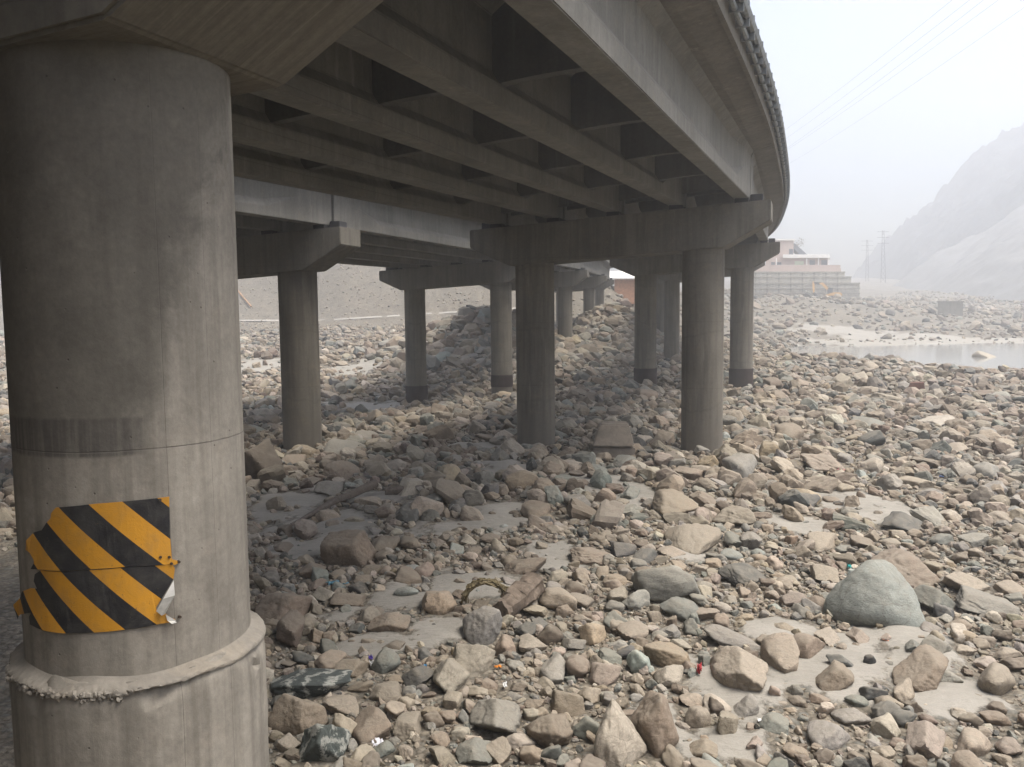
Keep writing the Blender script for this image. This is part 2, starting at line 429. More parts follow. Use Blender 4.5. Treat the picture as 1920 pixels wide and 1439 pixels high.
M['steel'] = plain('weathered_galvanised_steel', (.20, .215, .22), .55, .3)
M['rubber'] = plain('bearing_rubber', (.03, .03, .032), .8)
def worn(name, c, dirt):
    t = NT(name); o = t.coord('Object'); n = t.noise(o, 7, 6, .7, .5); sc_ = t.noise(t.coord('Object', (3, 3, 14)), 9, 5, .7, 1.0); sp = t.noise(o, 42, 3, .6)
    k = t.mix(t.math('MULTIPLY', t.ramp(n, [(.42, 0), (.7, 1)]), .45), c, dirt)
    k = t.mix(t.math('MULTIPLY', t.ramp(sc_, [(.62, 0), (.70, 1)]), .5), k, dirt)
    k = t.mix(t.math('MULTIPLY', t.ramp(sp, [(.68, 0), (.73, 1)]), .7), k, (.10, .07, .04))
    return t.done(k, .62, t.bump(t.math('ADD', n, t.math('MULTIPLY', sc_, .3)), .25, .02), spec=.3)
M['yellow'] = worn('sign_yellow', (.52, .245, .02), (.26, .16, .06))
M['black'] = worn('sign_black', (.018, .018, .02), (.085, .08, .07))
M['alu'] = plain('bare_aluminium', (.55, .54, .50), .45, .5)
M['bolt'] = plain('rusty_bolt', (.05, .035, .025), .7)
M['wood'] = plain('driftwood', (.15, .118, .09), .85, 0, .5, 12, .8)
M['wood_grey'] = plain('grey_driftwood', (.12, .098, .08), .85, 0, .4, 12, .8)
M['pink'] = plain('pink_render', (.40, .315, .27), .9, 0, .15, .7)
M['white'] = plain('white_paint', (.72, .70, .66), .8, 0, .15, .8)
M['stone_wall'] = plain('coursed_stone', (.42, .40, .345), .95, 0, .4, 1.2)
M['glass'] = plain('dark_glass', (.05, .06, .075), .15, 0, .2)
M['greenp'] = plain('pale_green_panel', (.47, .54, .38), .8, 0, .15)
M['brick'] = plain('red_brick_wall', (.37, .20, .125), .9, 0, .3, 2.5)
M['orange'] = plain('excavator_orange', (.52, .30, .09), .5, 0, .15)
M['track'] = plain('dark_steel', (.05, .05, .055), .7)
M['roof'] = plain('dark_slate_roof', (.09, .10, .12), .85)
M['leaf'] = plain('dry_weed', (.15, .12, .065), .9, 0, .5, 20)
M['rust'] = plain('rusted_plate', (.17, .085, .06), .85, 0, .5, 5, .4)
M['wire'] = plain('cable_grey', (.10, .10, .11), .6)
def hill_mat():
    t = NT('mountain_rock'); o = t.coord('Object'); n1 = t.noise(t.coord('Object', (1, 1, .45)), .035, 8, .7, .8); n2 = t.noise(o, .16, 6, .7)
    c = t.mix(t.ramp(n1, [(.4, 0), (.6, 1)]), (.018, .026, .034), (.075, .084, .092))
    c = t.mix(.6, c, t.ramp(n2, [(.3, .5), (.7, 1.4)]), 'MULTIPLY')
    return t.done(c, .95, t.bump(n2, 1.0, 2.0), spec=.1)
M['hill'] = hill_mat()
M['track_dirt'] = plain('pale_track_dirt', (.33, .31, .275), .95, 0, .2, .3)
M['scree'] = plain('pale_scree', (.165, .166, .162), .95, 0, .25, .3, .6)
def water_mat():
    t = NT('still_water'); o = t.coord('Object', (.6, 2.0, 1)); n = t.noise(o, 1.3, 4)
    return t.done((.27, .27, .25), .08, t.bump(n, .08, .05), spec=.5)
M['water'] = water_mat()
# ------------------------------------------------------------------ stone shapes
_ICO = {}
def ico(sub):
    if sub not in _ICO:
        bm = bmesh.new(); bmesh.ops.create_icosphere(bm, subdivisions=sub, radius=1)
        V = np.array([v.co[:] for v in bm.verts]); F = np.array([[v.index for v in f.verts] for f in bm.faces]); bm.free()
        _ICO[sub] = (V / np.linalg.norm(V, axis=1)[:, None], F)
    return _ICO[sub]

def rock_dirs(D, g, blocky=.5, p=None, rough=.05):
    """radius of a worn, faceted stone along directions D"""
    n = g.normal(size=(int(g.integers(11, 22)), 3))
    if g.random() < blocky:
        q = np.linalg.qr(g.normal(size=(3, 3)))[0]
        n = np.concatenate([n[:7], q + .12 * g.normal(size=(3, 3)), -q + .12 * g.normal(size=(3, 3))])
        h = np.concatenate([g.uniform(.9, 1.15, 7), g.uniform(.68, .85, 6)])
    else: h = g.uniform(.72, 1.05, len(n))
    n /= np.linalg.norm(n, axis=1)[:, None]
    p = p or g.uniform(9, 26)
    a = np.maximum(D @ n.T, 1e-3) / h
    r = (np.sum(a ** p, 1)) ** (-1 / p)
    r = np.minimum(r, 1.5)
    o = g.uniform(0, 50)
    return r * (1 + rough * noise(D, 1.3, 3, o) + rough * .5 * noise(D, .42, 2, o + 3))

# ------------------------------------------------------------------ sand patches (photo pixel of centre, half width, half height in pixels)
SAND_PX = [(1560, 1245, 130, 55), (1400, 1290, 90, 45), (1700, 1190, 70, 35), (1760, 1310, 90, 40), (1480, 1190, 80, 30), (1330, 1400, 70, 40),
           (540, 945, 70, 30), (650, 985, 120, 25), (560, 1030, 60, 22), (880, 1098, 90, 28), (760, 1125, 60, 25), (690, 1215, 70, 25), (830, 1180, 60, 25),
           (1130, 908, 75, 24), (960, 880, 80, 14), (950, 968, 60, 24), (1040, 1035, 50, 18), (1620, 955, 75, 35), (1480, 985, 55, 18), (1260, 1040, 45, 14),
           (1190, 935, 60, 18), (860, 990, 80, 14), (640, 1150, 50, 18), (1340, 1255, 40, 30), (520, 1150, 30, 16), (1250, 1110, 30, 14), (900, 835, 50, 8), (690, 765, 80, 12),
           (1230, 1360, 35, 60), (1050, 1060, 40, 12), (720, 930, 60, 12), (1580, 622, 80, 11), (1700, 632, 120, 8), (1740, 640, 230, 16), (1560, 640, 60, 10), (470, 690, 60, 14), (660, 695, 60, 14)]
SAND = []
for px, py, a, b in SAND_PX:
    c = hit(px, py); e = hit(px + a, py); u = hit(px, py - b); d = hit(px, min(py + b, 1438))
    SAND.append((c[0], c[1], abs(e[0] - c[0]) + .05, max(.3, abs(u[1] - d[1]) / 2)))

def sand(x, y):
    x = np.asarray(x, float); y = np.asarray(y, float)
    p = np.stack([x, y, np.zeros_like(x)], -1)
    sc_ = np.clip(y / 14, .5, 6)
    w = .6 * noise(p, 1.7, 3, 1.) + .35 * noise(p, .55, 3, 5.)
    m = np.zeros_like(x)
    for cx, cy_, a, b in SAND:
        r = np.sqrt(((x - cx) / a) ** 2 + ((y - cy_) / b) ** 2)
        m = np.maximum(m, np.clip(1.4 - r + w * .85, 0, 1))
    return m

# ------------------------------------------------------------------ terrain
def axis(lo, hi, fine_lo, fine_hi, step, growth):
    a = list(np.arange(fine_lo, fine_hi, step)); s_ = step
    while a[-1] < hi: s_ = min(s_ * growth, 9); a.append(a[-1] + s_)
    s_ = step; b = []
    v = fine_lo
    while v > lo: s_ = min(s_ * growth, 9); v -= s_; b.append(v)
    return np.array(b[::-1] + a)

gx = axis(-330, 520, -9, 17, .16, 1.035); gy = axis(-45, 690, 5, 34, .16, 1.028)
GX, GY = np.meshgrid(gx, gy); GX = GX.ravel(); GY = GY.ravel()
GZ = ground(GX, GY)
nx, ny = len(gx), len(gy)
ii = (np.arange(ny - 1)[:, None] * nx + np.arange(nx - 1)).ravel()
GF = np.stack([ii, ii + 1, ii + nx + 1, ii + nx], 1)
S = sand(GX, GY); gcol = np.stack([S, S, S], 1)
go = link('ground', arrays_mesh('ground', np.stack([GX, GY, GZ + .05 * sstep(S)], 1), GF, M['ground'], gcol, True))
tag(go, 'pale sandy gravel bed of the dry river', 'ground', kind='structure')
# the pool beside the far bank
wp = MB(); wp.add([(22, 62, -.36), (140, 62, -.36), (140, 138, -.36), (22, 138, -.36)], [(0, 1, 2, 3)])
tag(wp.build('water', M['water']), 'shallow still pool of river water', 'water', kind='structure')
wp = MB(); wp.add([(-17, 48, -1.36), (-2, 48, -1.36), (-2, 70, -1.36), (-17, 70, -1.36)], [(0, 1, 2, 3)])
tag(wp.build('water', M['water']), 'thin trickle of water between the far columns', 'water', kind='structure')

def hill(name, x0, x1, y0, y1, n, fz, mat, label):
    X, Y = np.meshgrid(np.linspace(x0, x1, n), np.linspace(y0, y1, n)); X = X.ravel(); Y = Y.ravel()
    Z = fz(X, Y); i = (np.arange(n - 1)[:, None] * n + np.arange(n - 1)).ravel()
    o = link(name, arrays_mesh(name, np.stack([X, Y, Z], 1), np.stack([i, i + 1, i + n + 1, i + n], 1), mat, None, True))
    return tag(o, label, 'mountain', kind='structure')

def fz_mtn(X, Y):
    p = np.stack([X, Y, np.zeros_like(X)], -1)
    foot = 218 + .10 * (Y - 330)
    d = X - foot
    r = noise(p, 150, 2, 1.) * 9 + (1 - np.abs(noise(p, 46, 3, 3.))) * 12 - 8 + noise(p, 13, 3, 6.) * 2.4
    z = np.minimum(1.12 * d - .0010 * np.maximum(d, 0) ** 2, 142) + r * np.clip(d / 40, 0, 1)
    return np.clip(z, -4, 158) + 5
def fz_scree(X, Y):
    p = np.stack([X, Y, np.zeros_like(X)], -1)
    d = X - (150 + .22 * (Y - 250) + 7 * noise(p, 90, 2, 2.))
    z = .62 * np.minimum(d, 150) + 2.0 * noise(p, 24, 4, 7.) * np.clip(d / 20, 0, 1)
    return np.maximum(z, -9) + ground(X, Y)
hill('mountain', 130, 500, 330, 680, 190, fz_mtn, M['hill'], 'steep hazy mountainside right of the river')
hill('scree_slope', 105, 520, 200, 420, 170, fz_scree, M['scree'], 'pale scree slope below the mountainside')

# ------------------------------------------------------------------ bridges
CR_ = .75; SP = 6.4; CAPH = 1.48; SE = .055
class Pier: pass
def pier(x, y, head, zs, se=SE):
    p = Pier(); h = R(head)
    p.t = np.array((math.sin(h), math.cos(h), 0)); p.n = np.array((math.cos(h), -math.sin(h), 0))
    p.R = np.array((x, y, 0.)); p.C = p.R - 3.2 * p.n; p.L = p.R - SP * p.n
    p.se = se; p.zs = CAMZ + zs - 3.2 * se                # soffit height on the axis
    return p
def P3(p, s, t, z): return p.C + p.n * s + p.t * t + np.array((0, 0, p.zs + p.se * s + z))
main_p = [pier(-12.9, -19.5, 22.6, 1.15), pier(-2.70, 6.02, 21.6, 1.62), pier(6.98, 31.2, 19, 2.07), pier(15.4, 57.2, 16, 2.60), pier(22.2, 83.6, 11.5, 3.05), pier(26.0, 110.5, 6.5, 3.5), pier(28.3, 137.6, 3, 3.95)]
left_p = [pier(-17.3, 7.8, 19, 1.25), pier(-8.34, 33.6, 17.5, 1.55), pier(-.71, 59.9, 14.5, 1.86), pier(5.43, 86.5, 11.5, 2.25), pier(10.3, 113.4, 9.5, 2.7), pier(14.5, 140.4, 8, 3.1)]

def column(name_mat, x, y, ztop, zbot, r, parent, name='column', seg=96):
    m = MB(); zs = np.linspace(zbot, ztop, 14)
    rings = [[(x + r * math.cos(a), y + r * math.sin(a), z) for a in (k * 2 * math.pi / seg for k in range(seg))] for z in zs]
    m.loft(rings); return m.build(name, name_mat, parent, True, origin=(x, y, 0))

def cap_beam(p, parent, mat):
    prof = [(-5.56, CAPH), (5.56, CAPH), (5.56, CAPH - .68), (3.98, 0), (-3.98, 0), (-5.56, CAPH - .68)]
    m = MB(); m.loft([[P3(p, s, t, z) for s, z in prof] for t in (-.83, .83)])
    o = m.build('pier_cap', mat, parent, bevel=.03)
    return o

def make_pier(p, label, group, cols='LR', caps=True, mat_cap=None, mat_col=None, rc=CR_, bands=(), shear=True, seg=96):
    base = p.C.copy(); base[2] = float(ground(base[0], base[1]))
    t = thing('bridge_pier', label, 'bridge pier', group, base)
    for side in cols:
        q = p.L if side == 'L' else p.R; s = -3.2 if side == 'L' else 3.2
        g = float(ground(q[0], q[1]))
        c = column(mat_col or M['column'], q[0], q[1], p.zs + p.se * s + .12, g - 1.6, rc, t, seg=seg)
        if 'u' + side in bands:                             # scoured pile head, wider and wet
            column(M['dark'], q[0], q[1], g + 1.25, g - 1.6, rc + .05, c, 'pile', seg)
        if 'w' + side in bands:
            column(M['dark'], q[0], q[1], g + 1.55, g + .72, rc + .03, c, 'steel_casing', seg)
            column(M['pale'], q[0], q[1], g + .72, g - 1.5, rc - .03, c, 'pile', seg)
    cap_beam(p, t, mat_cap or M['cap'])
    for s in (-4.56, -2.28, 0, 2.28, 4.56):
        for tt in (-.42, .42):
            m = MB(); m.box(P3(p, s, tt, CAPH + .085), .46, .42, .17, ax=(p.n, p.t, np.array((0, 0, 1.)))); m.build('bearing', M['rubber'], t)
    if shear:
        for s in (-5.05, 5.05):
            m = MB(); m.box(P3(p, s, 0, CAPH + .14),   .42, .60, .30, ax=(p.n, p.t, np.array((0, 0, 1.))))
            m.build('steel_stop', M['track'], t, bevel=.02)
    return t

GB = CAPH + .17                                             # girder underside over the soffit
def hermite(p, q, u):
    L = np.linalg.norm((q.C - p.C)[:2])
    h0, h1, h2, h3 = 2*u**3-3*u*u+1, u**3-2*u*u+u, -2*u**3+3*u*u, u**3-u*u
    c = h0*p.C + h1*L*p.t + h2*q.C + h3*L*q.t
    d = (6*u*u-6*u)*p.C + (3*u*u-4*u+1)*L*p.t + (-6*u*u+6*u)*q.C + (3*u*u-2*u)*L*q.t
    d = d / np.linalg.norm(d)
    z = p.zs + (q.zs - p.zs) * u; se = p.se + (q.se - p.se) * u
    return c, np.array((d[1], -d[0], 0)), z, se, d
DW = 5.54
GS = (-4.56, -2.28, 0, 2.28, 4.56)

def make_span(p, q, label, group, detail=2, rails=(1,), nd=5):
    """one simply supported span: five T girders, diaphragms, deck slab, parapets and railings"""
    base = (p.C + q.C) / 2; base[2] = (p.zs + q.zs) / 2 + GB
    T = thing('bridge_span', label, 'bridge span', group, base)
    def chord(s, u, z):
        a = P3(p, s, .08, GB); b = P3(q, s, -.08, GB)
        return a + (b - a) * u + np.array((0, 0, z))
    L = np.linalg.norm(q.C - p.C)
    us = [0, .9 / L, 2.2 / L, 4.2 / L, .3, .5, .7, 1 - 4.2 / L, 1 - 2.2 / L, 1 - .9 / L, 1]
    for s in GS:
        m = MB(); rings = []
        for u in us:
            e = min(u, 1 - u) * L; w = .10 + .17 * float(sstep((4.0 - e) / 2.0)); b = .26
            k = float(sstep((4.0 - e) / 2.0)); zb = .34 + .0 * k; zt = .58 + .3 * k
            prof = [(-b, 0), (b, 0), (b, zb), (w, zt), (w, 1.5), (.36, 1.69), (-.36, 1.69), (-w, 1.5), (-w, zt), (-b, zb)]
            d = (q.C - p.C) / L; nn = np.array((d[1], -d[0], 0))
            rings.append([chord(s, u, z) + nn * dx for dx, z in prof])
        m.loft(rings); m.build('girder', M['girder'], T, bevel=.018 if detail > 1 else 0)
    d = (q.C - p.C) / L; nn = np.array((d[1], -d[0], 0))
    for gi in range(4):
        for u in [.018] + [(k + 1) / (nd + 1) for k in range(nd)] + [.982]:
            m = MB(); prof = []
            a, b = GS[gi], GS[gi + 1]; n_ = 8
            wmid = .10 if .08 < u < .92 else .27
            bot = [(a + wmid * .7 + (b - a - 1.4 * wmid) * k / n_, 0.37 + .035 * math.sin(math.pi * k / n_)) for k in range(n_ + 1)]
            top = [(b - wmid * .7, 1.66), (a + wmid * .7, 1.66)]
            rings = [[chord(s, u, z) + d * dt for s, z in bot + top] for dt in (-.12, .12)]
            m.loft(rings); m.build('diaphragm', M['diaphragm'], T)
    # deck slab and parapets follow the curve
    N = 14 if detail > 1 else 8
    def ring(prof, u):
        c, n, z, se, _ = hermite(p, q, u)
        return [c + n * s + np.array((0, 0, z + GB + se * s + dz)) for s, dz in prof]
    e0, e1 = .02 / L, 1 - .02 / L
    st = [e0 + (e1 - e0) * k / N for k in range(N + 1)]
    m = MB(); m.loft([ring([(-DW, 1.78), (-4.95, 1.685), (4.95, 1.685), (DW, 1.78), (DW, 1.97), (-DW, 1.97)], u) for u in st])
    m.build('deck_slab', M['deck'], T)
    for sg in (1, -1):
        m = MB(); m.loft([ring([(sg * x, z) for x, z in [(DW - .38, 1.975), (DW + .005, 1.975), (DW + .005, 1.70), (DW + .10, 1.70), (DW + .12, 2.30), (DW - .26, 2.34)]], u) for u in st])
        m.build('parapet', M['deck'], T)
    for sg in rails:
        tubes = MB(); pipes = MB()
        np_ = int(L / 1.0)
        top = [[] for _ in range(3)]; low = [[] for _ in range(3)]
        for k in range(N * 2 + 1):
            u = e0 + (e1 - e0) * k / (N * 2)
            for i, (x, z) in enumerate(((DW + .14, 2.58), (DW + .13, 2.75), (DW + .12, 2.92))): top[i].append(ring([(sg * x, z)], u)[0])
            for i, (x, z) in enumerate(((DW + .30, 2.36), (DW + .33, 2.15), (DW + .22, 1.99))): low[i].append(ring([(sg * x, z)], u)[0])
        for i in range(3): tubes.tube(top[i], .062, 8)
        for i in range(3): pipes.tube(low[i], (.075, .095, .06)[i], 8)
        up = np.array((0, 0, 1.))
        g = tubes.build('guardrail', M['steel'], T, True); pp = pipes.build('service_pipe', M['steel'], T, True)
        for k in range(np_ + 1):
            u = e0 + (e1 - e0) * (k + .5) / (np_ + 1)
            c, n, z, se, dd = hermite(p, q, u)
            a = ring([(sg * (DW - .02), 2.30)], u)[0]; b = ring([(sg * (DW + .04), 2.97)], u)[0]
            m = MB(); m.box((a + b) / 2, .08, .09, np.linalg.norm(b - a), ax=(n, dd, up)); m.build('post', M['steel'], g)
            m = MB(); m.box(ring([(sg * (DW + .25), 2.17)], u)[0], .27, .07, .50, ax=(n, dd, up)); m.build('bracket', M['steel'], pp)
    return T

def col_label(a): return a
make_pier(main_p[1], 'nearest bridge pier, thick round pillar wearing the yellow and black hazard sign', 'piers of the right hand bridge', cols='', mat_cap=M['cap'])
near = bpy.data.objects['bridge_pier']
PA = main_p[1]; AX, AY = PA.R[0], PA.R[1]
# near pillar: column, wider cast pile below, broken mortar lip between them
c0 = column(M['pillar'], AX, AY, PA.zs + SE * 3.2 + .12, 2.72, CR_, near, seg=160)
column(M['column'], PA.L[0], PA.L[1], PA.zs - SE * 3.2 + .12, float(ground(*PA.L[:2])) - 1.5, CR_, near)
def wrap(r, th, z): return (AX + r * math.cos(th), AY + r * math.sin(th), z)
ZC = 2.95
m = MB(); rings = []
for j, z in enumerate(np.r_[np.linspace(.2, ZC - .3, 16), np.linspace(ZC - .25, ZC, 8)]):
    rg = []
    for k in range(220):
        th = k * 2 * math.pi / 220; pp = np.array((math.cos(th) * .9, math.sin(th) * .9, z))
        r = .846 + .009 * noise(pp, .8, 3) - (.05 * max(0, (z - ZC + .14) / .14) ** 2)
        chip = max(0, noise(pp, .3, 3, 2.) - .3) * (.05 if z > ZC - .2 else .0)
        rg.append(wrap(r - chip, th, z + (.05 * noise(pp, .5, 3, 8.) if j > 17 else 0)))
    rings.append(rg)
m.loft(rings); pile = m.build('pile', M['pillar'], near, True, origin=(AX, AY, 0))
m = MB(); rings = []
for j, (r0, z0, jag, ro) in enumerate([(.744, .05, 0, 0), (.760, .034, .0, .002), (.785, .022, .05, .005), (.81, .012, .1, .007), (.83, .004, .15, .008), (.844, -.005, .2, .009), (.851, -.015, .4, .010), (.853, -.025, .8, .010), (.849, -.033, 1.0, .008), (.828, -.036, 1.0, .004)]):
    rg = []
    for k in range(520):
        th = k * 2 * math.pi / 520; pp = np.array((math.cos(th) * r0, math.sin(th) * r0, z0 * 1.0 + j * .045))
        n1 = noise(pp, 1.1, 2, 1.); n2 = noise(pp, .038, 3, 4.); n3 = noise(pp, .12, 3, 7.)
        left = .25 + .75 * float(sstep((-.95 - ((th + math.pi) % (2 * math.pi) - math.pi)) / .7))
        zz = ZC + z0 + .025 * n1 - .05 * jag * left * max(0, noise(pp, .33, 3, 2.) + .1) + .006 * n2 * jag
        rg.append(wrap(r0 + ro * (n2 * .9 + n3 * .7) * (.4 + .6 * left), th, zz))
    rings.append(rg)
m.loft(rings, cap=False)
gc = np.random.default_rng(31); D1, F1 = ico(2)
for k in range(120):                                        # broken lumps of grout along the edge
    th = -2.75 + 1.5 * gc.random() ** 1.25
    sz = gc.uniform(.006, .020) if k < 112 else gc.uniform(.02, .03)
    V1 = D1 * rock_dirs(D1, gc, .5, 20, .1)[:, None] * sz * gc.uniform(.6, 1.3, 3)
    c1 = np.array(wrap(.842 + gc.uniform(-.004, .008), th, ZC - .026 - .05 * gc.random() ** 1.8))
    m.add(V1 + c1, F1)
m.build('mortar_lip', M['lip'], near, True, origin=(AX, AY, 0))

# hazard sign wrapped on the near pillar: traced on the photo, carried to the pillar's round face
def cyl(px, py, r=CR_ + .006):
    d = ray(px, py); o = np.array((0, 0, CAMZ)); ox, oy = -AX, -AY
    a = d[0]**2 + d[1]**2; b = 2 * (ox * d[0] + oy * d[1]); c = ox * ox + oy * oy - r * r
    disc = b * b - 4 * a * c
    t = (-b - math.sqrt(max(disc, 0))) / (2 * a); q = o + d * t
    return math.atan2(q[1] - AY, q[0] - AX) * CR_, q[2]      # (arc length, height)
def clip_poly(poly, nx_, ny_, c):                           # keep nx*x + ny*y <= c
    out = []
    for i in range(len(poly)):
        a, b = poly[i], poly[(i + 1) % len(poly)]
        da, db = nx_ * a[0] + ny_ * a[1] - c, nx_ * b[0] + ny_ * b[1] - c
        if da <= 0: out.append(a)
        if (da < 0 < db) or (db < 0 < da):
            t = da / (da - db); out.append((a[0] + (b[0] - a[0]) * t, a[1] + (b[1] - a[1]) * t))
    return out
UP = [(108, 951), (180, 944.5), (245, 939), (316, 931), (318, 1000), (321, 1048), (331, 1051), (333, 1056), (325, 1059), (322, 1057), (240, 1062), (175, 1067), (100, 1069), (62, 1066), (68, 1052), (60, 1035), (54, 1030), (57, 1012), (66, 998), (80, 994), (88, 981), (96, 972), (98, 962)]
LO = [(66, 1077), (78, 1069), (100, 1071), (175, 1069), (240, 1063.5), (322, 1057), (327, 1066), (325, 1085), (318, 1098), (303, 1122), (292, 1140), (297, 1148), (310, 1150), (318, 1158), (328, 1161), (327, 1165), (300, 1169), (240, 1180), (180, 1186), (120, 1187), (82, 1181), (57, 1171), (56, 1156), (62, 1148), (40, 1152), (36, 1160), (37, 1132), (46, 1108), (58, 1103), (70, 1104), (64, 1090)]
# stripe edges: a pixel on the panel's top edge where each stripe changes, and where it has gone lower down
def edges(pairs):
    k = []
    for (a, b) in pairs:
        (u0, z0), (u1, z1) = cyl(*a), cyl(*b); k.append(((u0, z0), (u1, z1)))
    return k
e_up = edges([((230, 941), (318, 1011)), ((167, 946), (300, 1051))]); e_lo = edges([((168, 1070), (292, 1172)), ((227, 1066), (318, 1135))])
sl = np.mean([(z0 - z1) / (u1 - u0) for (u0, z0), (u1, z1) in e_up + e_lo])
def stripes(poly, refs, name, parent, dr, curl):
    poly = [cyl(*p) for p in poly]
    kk = sorted(z + sl * u for (u, z), _ in refs); per = abs(kk[1] - kk[0])
    # refs: kk[1] is yellow-to-black going up the slope for the upper sheet
    m = MB(); k0 = kk[0] - 12 * per
    us = [p[0] for p in poly]
    for i in range(26):
        lo, hi = k0 + i * per, k0 + (i + 1) * per
        q = clip_poly(clip_poly(poly, sl, 1, hi), -sl, -1, -lo)
        if len(q) < 3: continue
        mi = 0 if (i - 12) % 2 == 0 else 1                   # the band from kk[0] to kk[1] is yellow
        step = .04; a = math.floor(min(us) / step) * step
        while a < max(us):
            r = clip_poly(clip_poly(q, 1, 0, a + step), -1, 0, -a)
            a += step
            if len(r) >= 3:
                vs = []
                for u, z in r:
                    bend = .022 * max(0, (min(us) + .16 - u) / .16) ** 2 * curl * (1 + .6 * math.sin(z * 23))
                    bend += .008 * max(0, math.sin(u * 9 + z * 14))
                    vs.append(wrap(CR_ + dr + bend, u / CR_, z))
                m.add(vs, [tuple(range(len(vs)))], mi)
    o = m.build(name, [M['yellow'], M['black']], parent)
    bm = bmesh.new(); bm.from_mesh(o.data); bmesh.ops.remove_doubles(bm, verts=bm.verts, dist=.0008); bmesh.ops.recalc_face_normals(bm, faces=bm.faces); bm.to_mesh(o.data); bm.free()
    so = o.modifiers.new('thickness', 'SOLIDIFY'); so.thickness = .003; so.offset = 1
    return o
uc, zc = cyl(200, 1062)
sign = thing('hazard_sign', 'torn yellow and black diagonally striped metal sign wrapped round the near pillar', 'sign', loc=wrap(CR_, uc / CR_, zc))
stripes(UP, e_up, 'upper_sheet', sign, .010, .6)
stripes(LO, e_lo, 'lower_sheet', sign, .006, 1.0)
for px, py in [(300, 1044), (316, 1044), (320, 1056), (334, 1053), (299, 937), (336, 1156)]:
    u, z = cyl(px, py); m = MB(); a = np.array(wrap(CR_ + .004, u / CR_, z)); b = np.array(wrap(CR_ + .028, u / CR_, z)); m.tube([a, b], .009, 8); m.build('bolt', M['bolt'], sign)
fl = [cyl(*p) for p in [(325, 1088), (322, 1112), (305, 1146), (300, 1150), (291, 1143), (303, 1120)]]
m = MB(); m.add([wrap(CR_ + r, u / CR_, z) for (u, z), r in zip(fl, (.012, .07, .075, .06, .045, .05))], [tuple(range(6))])
o = m.build('peeled_flap', M['alu'], sign); so = o.modifiers.new('t', 'SOLIDIFY'); so.thickness = .003
fl = [cyl(*p) for p in [(310, 1152), (325, 1160), (327, 1164), (318, 1166), (312, 1162)]]
m = MB(); m.add([wrap(CR_ + r, u / CR_, z) for (u, z), r in zip(fl, (.014, .05, .055, .06, .03))], [tuple(range(5))])
o = m.build('peeled_flap', M['alu'], sign); so = o.modifiers.new('t', 'SOLIDIFY'); so.thickness = .003

# plank-marked faces on the underside of the near cap
uvme = [c for c in near.children if c.name.startswith('pier_cap')][0]
uvme.data.materials.append(M['board'])
uvl = uvme.data.uv_layers.new(name='UVMap')
for pl in uvme.data.polygons:
    c = pl.normal
    if c.z < -.3: pl.material_index = 1
    for li in pl.loop_indices:
        v = np.array(uvme.data.vertices[uvme.data.loops[li].vertex_index].co)
        uvl.data[li].uv = (float(v @ PA.t), float(v @ PA.n))

G1, G2 = 'piers of the right hand bridge', 'piers of the left hand bridge'
make_pier(main_p[2], 'second pier of the nearer bridge, two full columns under the long tapered cap', G1)
make_pier(main_p[3], 'third pier of the nearer bridge, dark foot bands, seen through the second pier', G1, bands=('uL', 'uR'))
make_pier(main_p[4], 'fourth pier of the nearer bridge, mostly hidden beyond the third', G1)
make_pier(main_p[5], 'farthest pier of the nearer bridge, a pale sliver in haze', G1, seg=48)
make_pier(left_p[1], 'closest pier of the farther bridge, single column beside the near pillar with bright cap end', G2)
make_pier(left_p[2], 'pier of the farther bridge with dark banded column feet by the rubble mound', G2, bands=('uL', 'wR'))
make_pier(left_p[3], 'pier of the farther bridge standing behind the rubble mound', G2, seg=48)
make_pier(left_p[4], 'short pier of the farther bridge half buried in the far mound', G2, seg=48)
make_pier(left_p[5], 'last visible pier of the farther bridge, dim beside the brick house', G2, seg=48)
S1, S2 = 'spans of the right hand bridge', 'spans of the left hand bridge'
make_span(main_p[0], main_p[1], 'concrete bridge span passing over the viewer behind the near pillar', S1)
make_span(main_p[1], main_p[2], 'nearest concrete bridge span overhead with deep girders and dark bays', S1)
make_span(main_p[2], main_p[3], 'second concrete span, its outer girder curving beyond the second cap', S1)
make_span(main_p[3], main_p[4], 'third concrete span of the nearer bridge, hidden deep behind', S1, 1)
make_span(main_p[4], main_p[5], 'fourth concrete span of the nearer bridge, far behind the caps', S1, 1, nd=3, rails=())
make_span(main_p[5], main_p[6], 'farthest concrete span of the nearer bridge', S1, 1, nd=3, rails=())
make_span(left_p[0], left_p[1], 'farther bridge span ending at the bright cap beside the near pillar', S2, nd=3, rails=())
make_span(left_p[1], left_p[2], 'farther bridge span with pale outer girder between its first two piers', S2, nd=3, rails=())
make_span(left_p[2], left_p[3], 'farther bridge span low behind the second cap of the nearer bridge', S2, 1, nd=3, rails=())
make_span(left_p[3], left_p[4], 'farther bridge span running above the rubble mound', S2, 1, nd=3, rails=())
make_span(left_p[4], left_p[5], 'last farther bridge span towards the brick house', S2, 1, nd=3, rails=())
# ------------------------------------------------------------------ rocks
def rot_rand(g, n, tilt=.35):
    """yaw anything, small tilt"""
    yaw = g.normal(-.35, .75, n) + np.pi * g.integers(0, 2, n); tx = g.normal(.10, tilt, n); ty = g.normal(.16, tilt, n)   # laid over by the flood
    c, s_ = np.cos(yaw), np.sin(yaw); z = np.zeros(n); o = np.ones(n)
    Rz = np.stack([c, -s_, z, s_, c, z, z, z, o], 1).reshape(n, 3, 3)
    c, s_ = np.cos(tx), np.sin(tx); Rx = np.stack([o, z, z, z, c, -s_, z, s_, c], 1).reshape(n, 3, 3)
    c, s_ = np.cos(ty), np.sin(ty); Ry = np.stack([c, z, s_, z, o, z, -s_, z, c], 1).reshape(n, 3, 3)
    return Rx @ Ry @ Rz

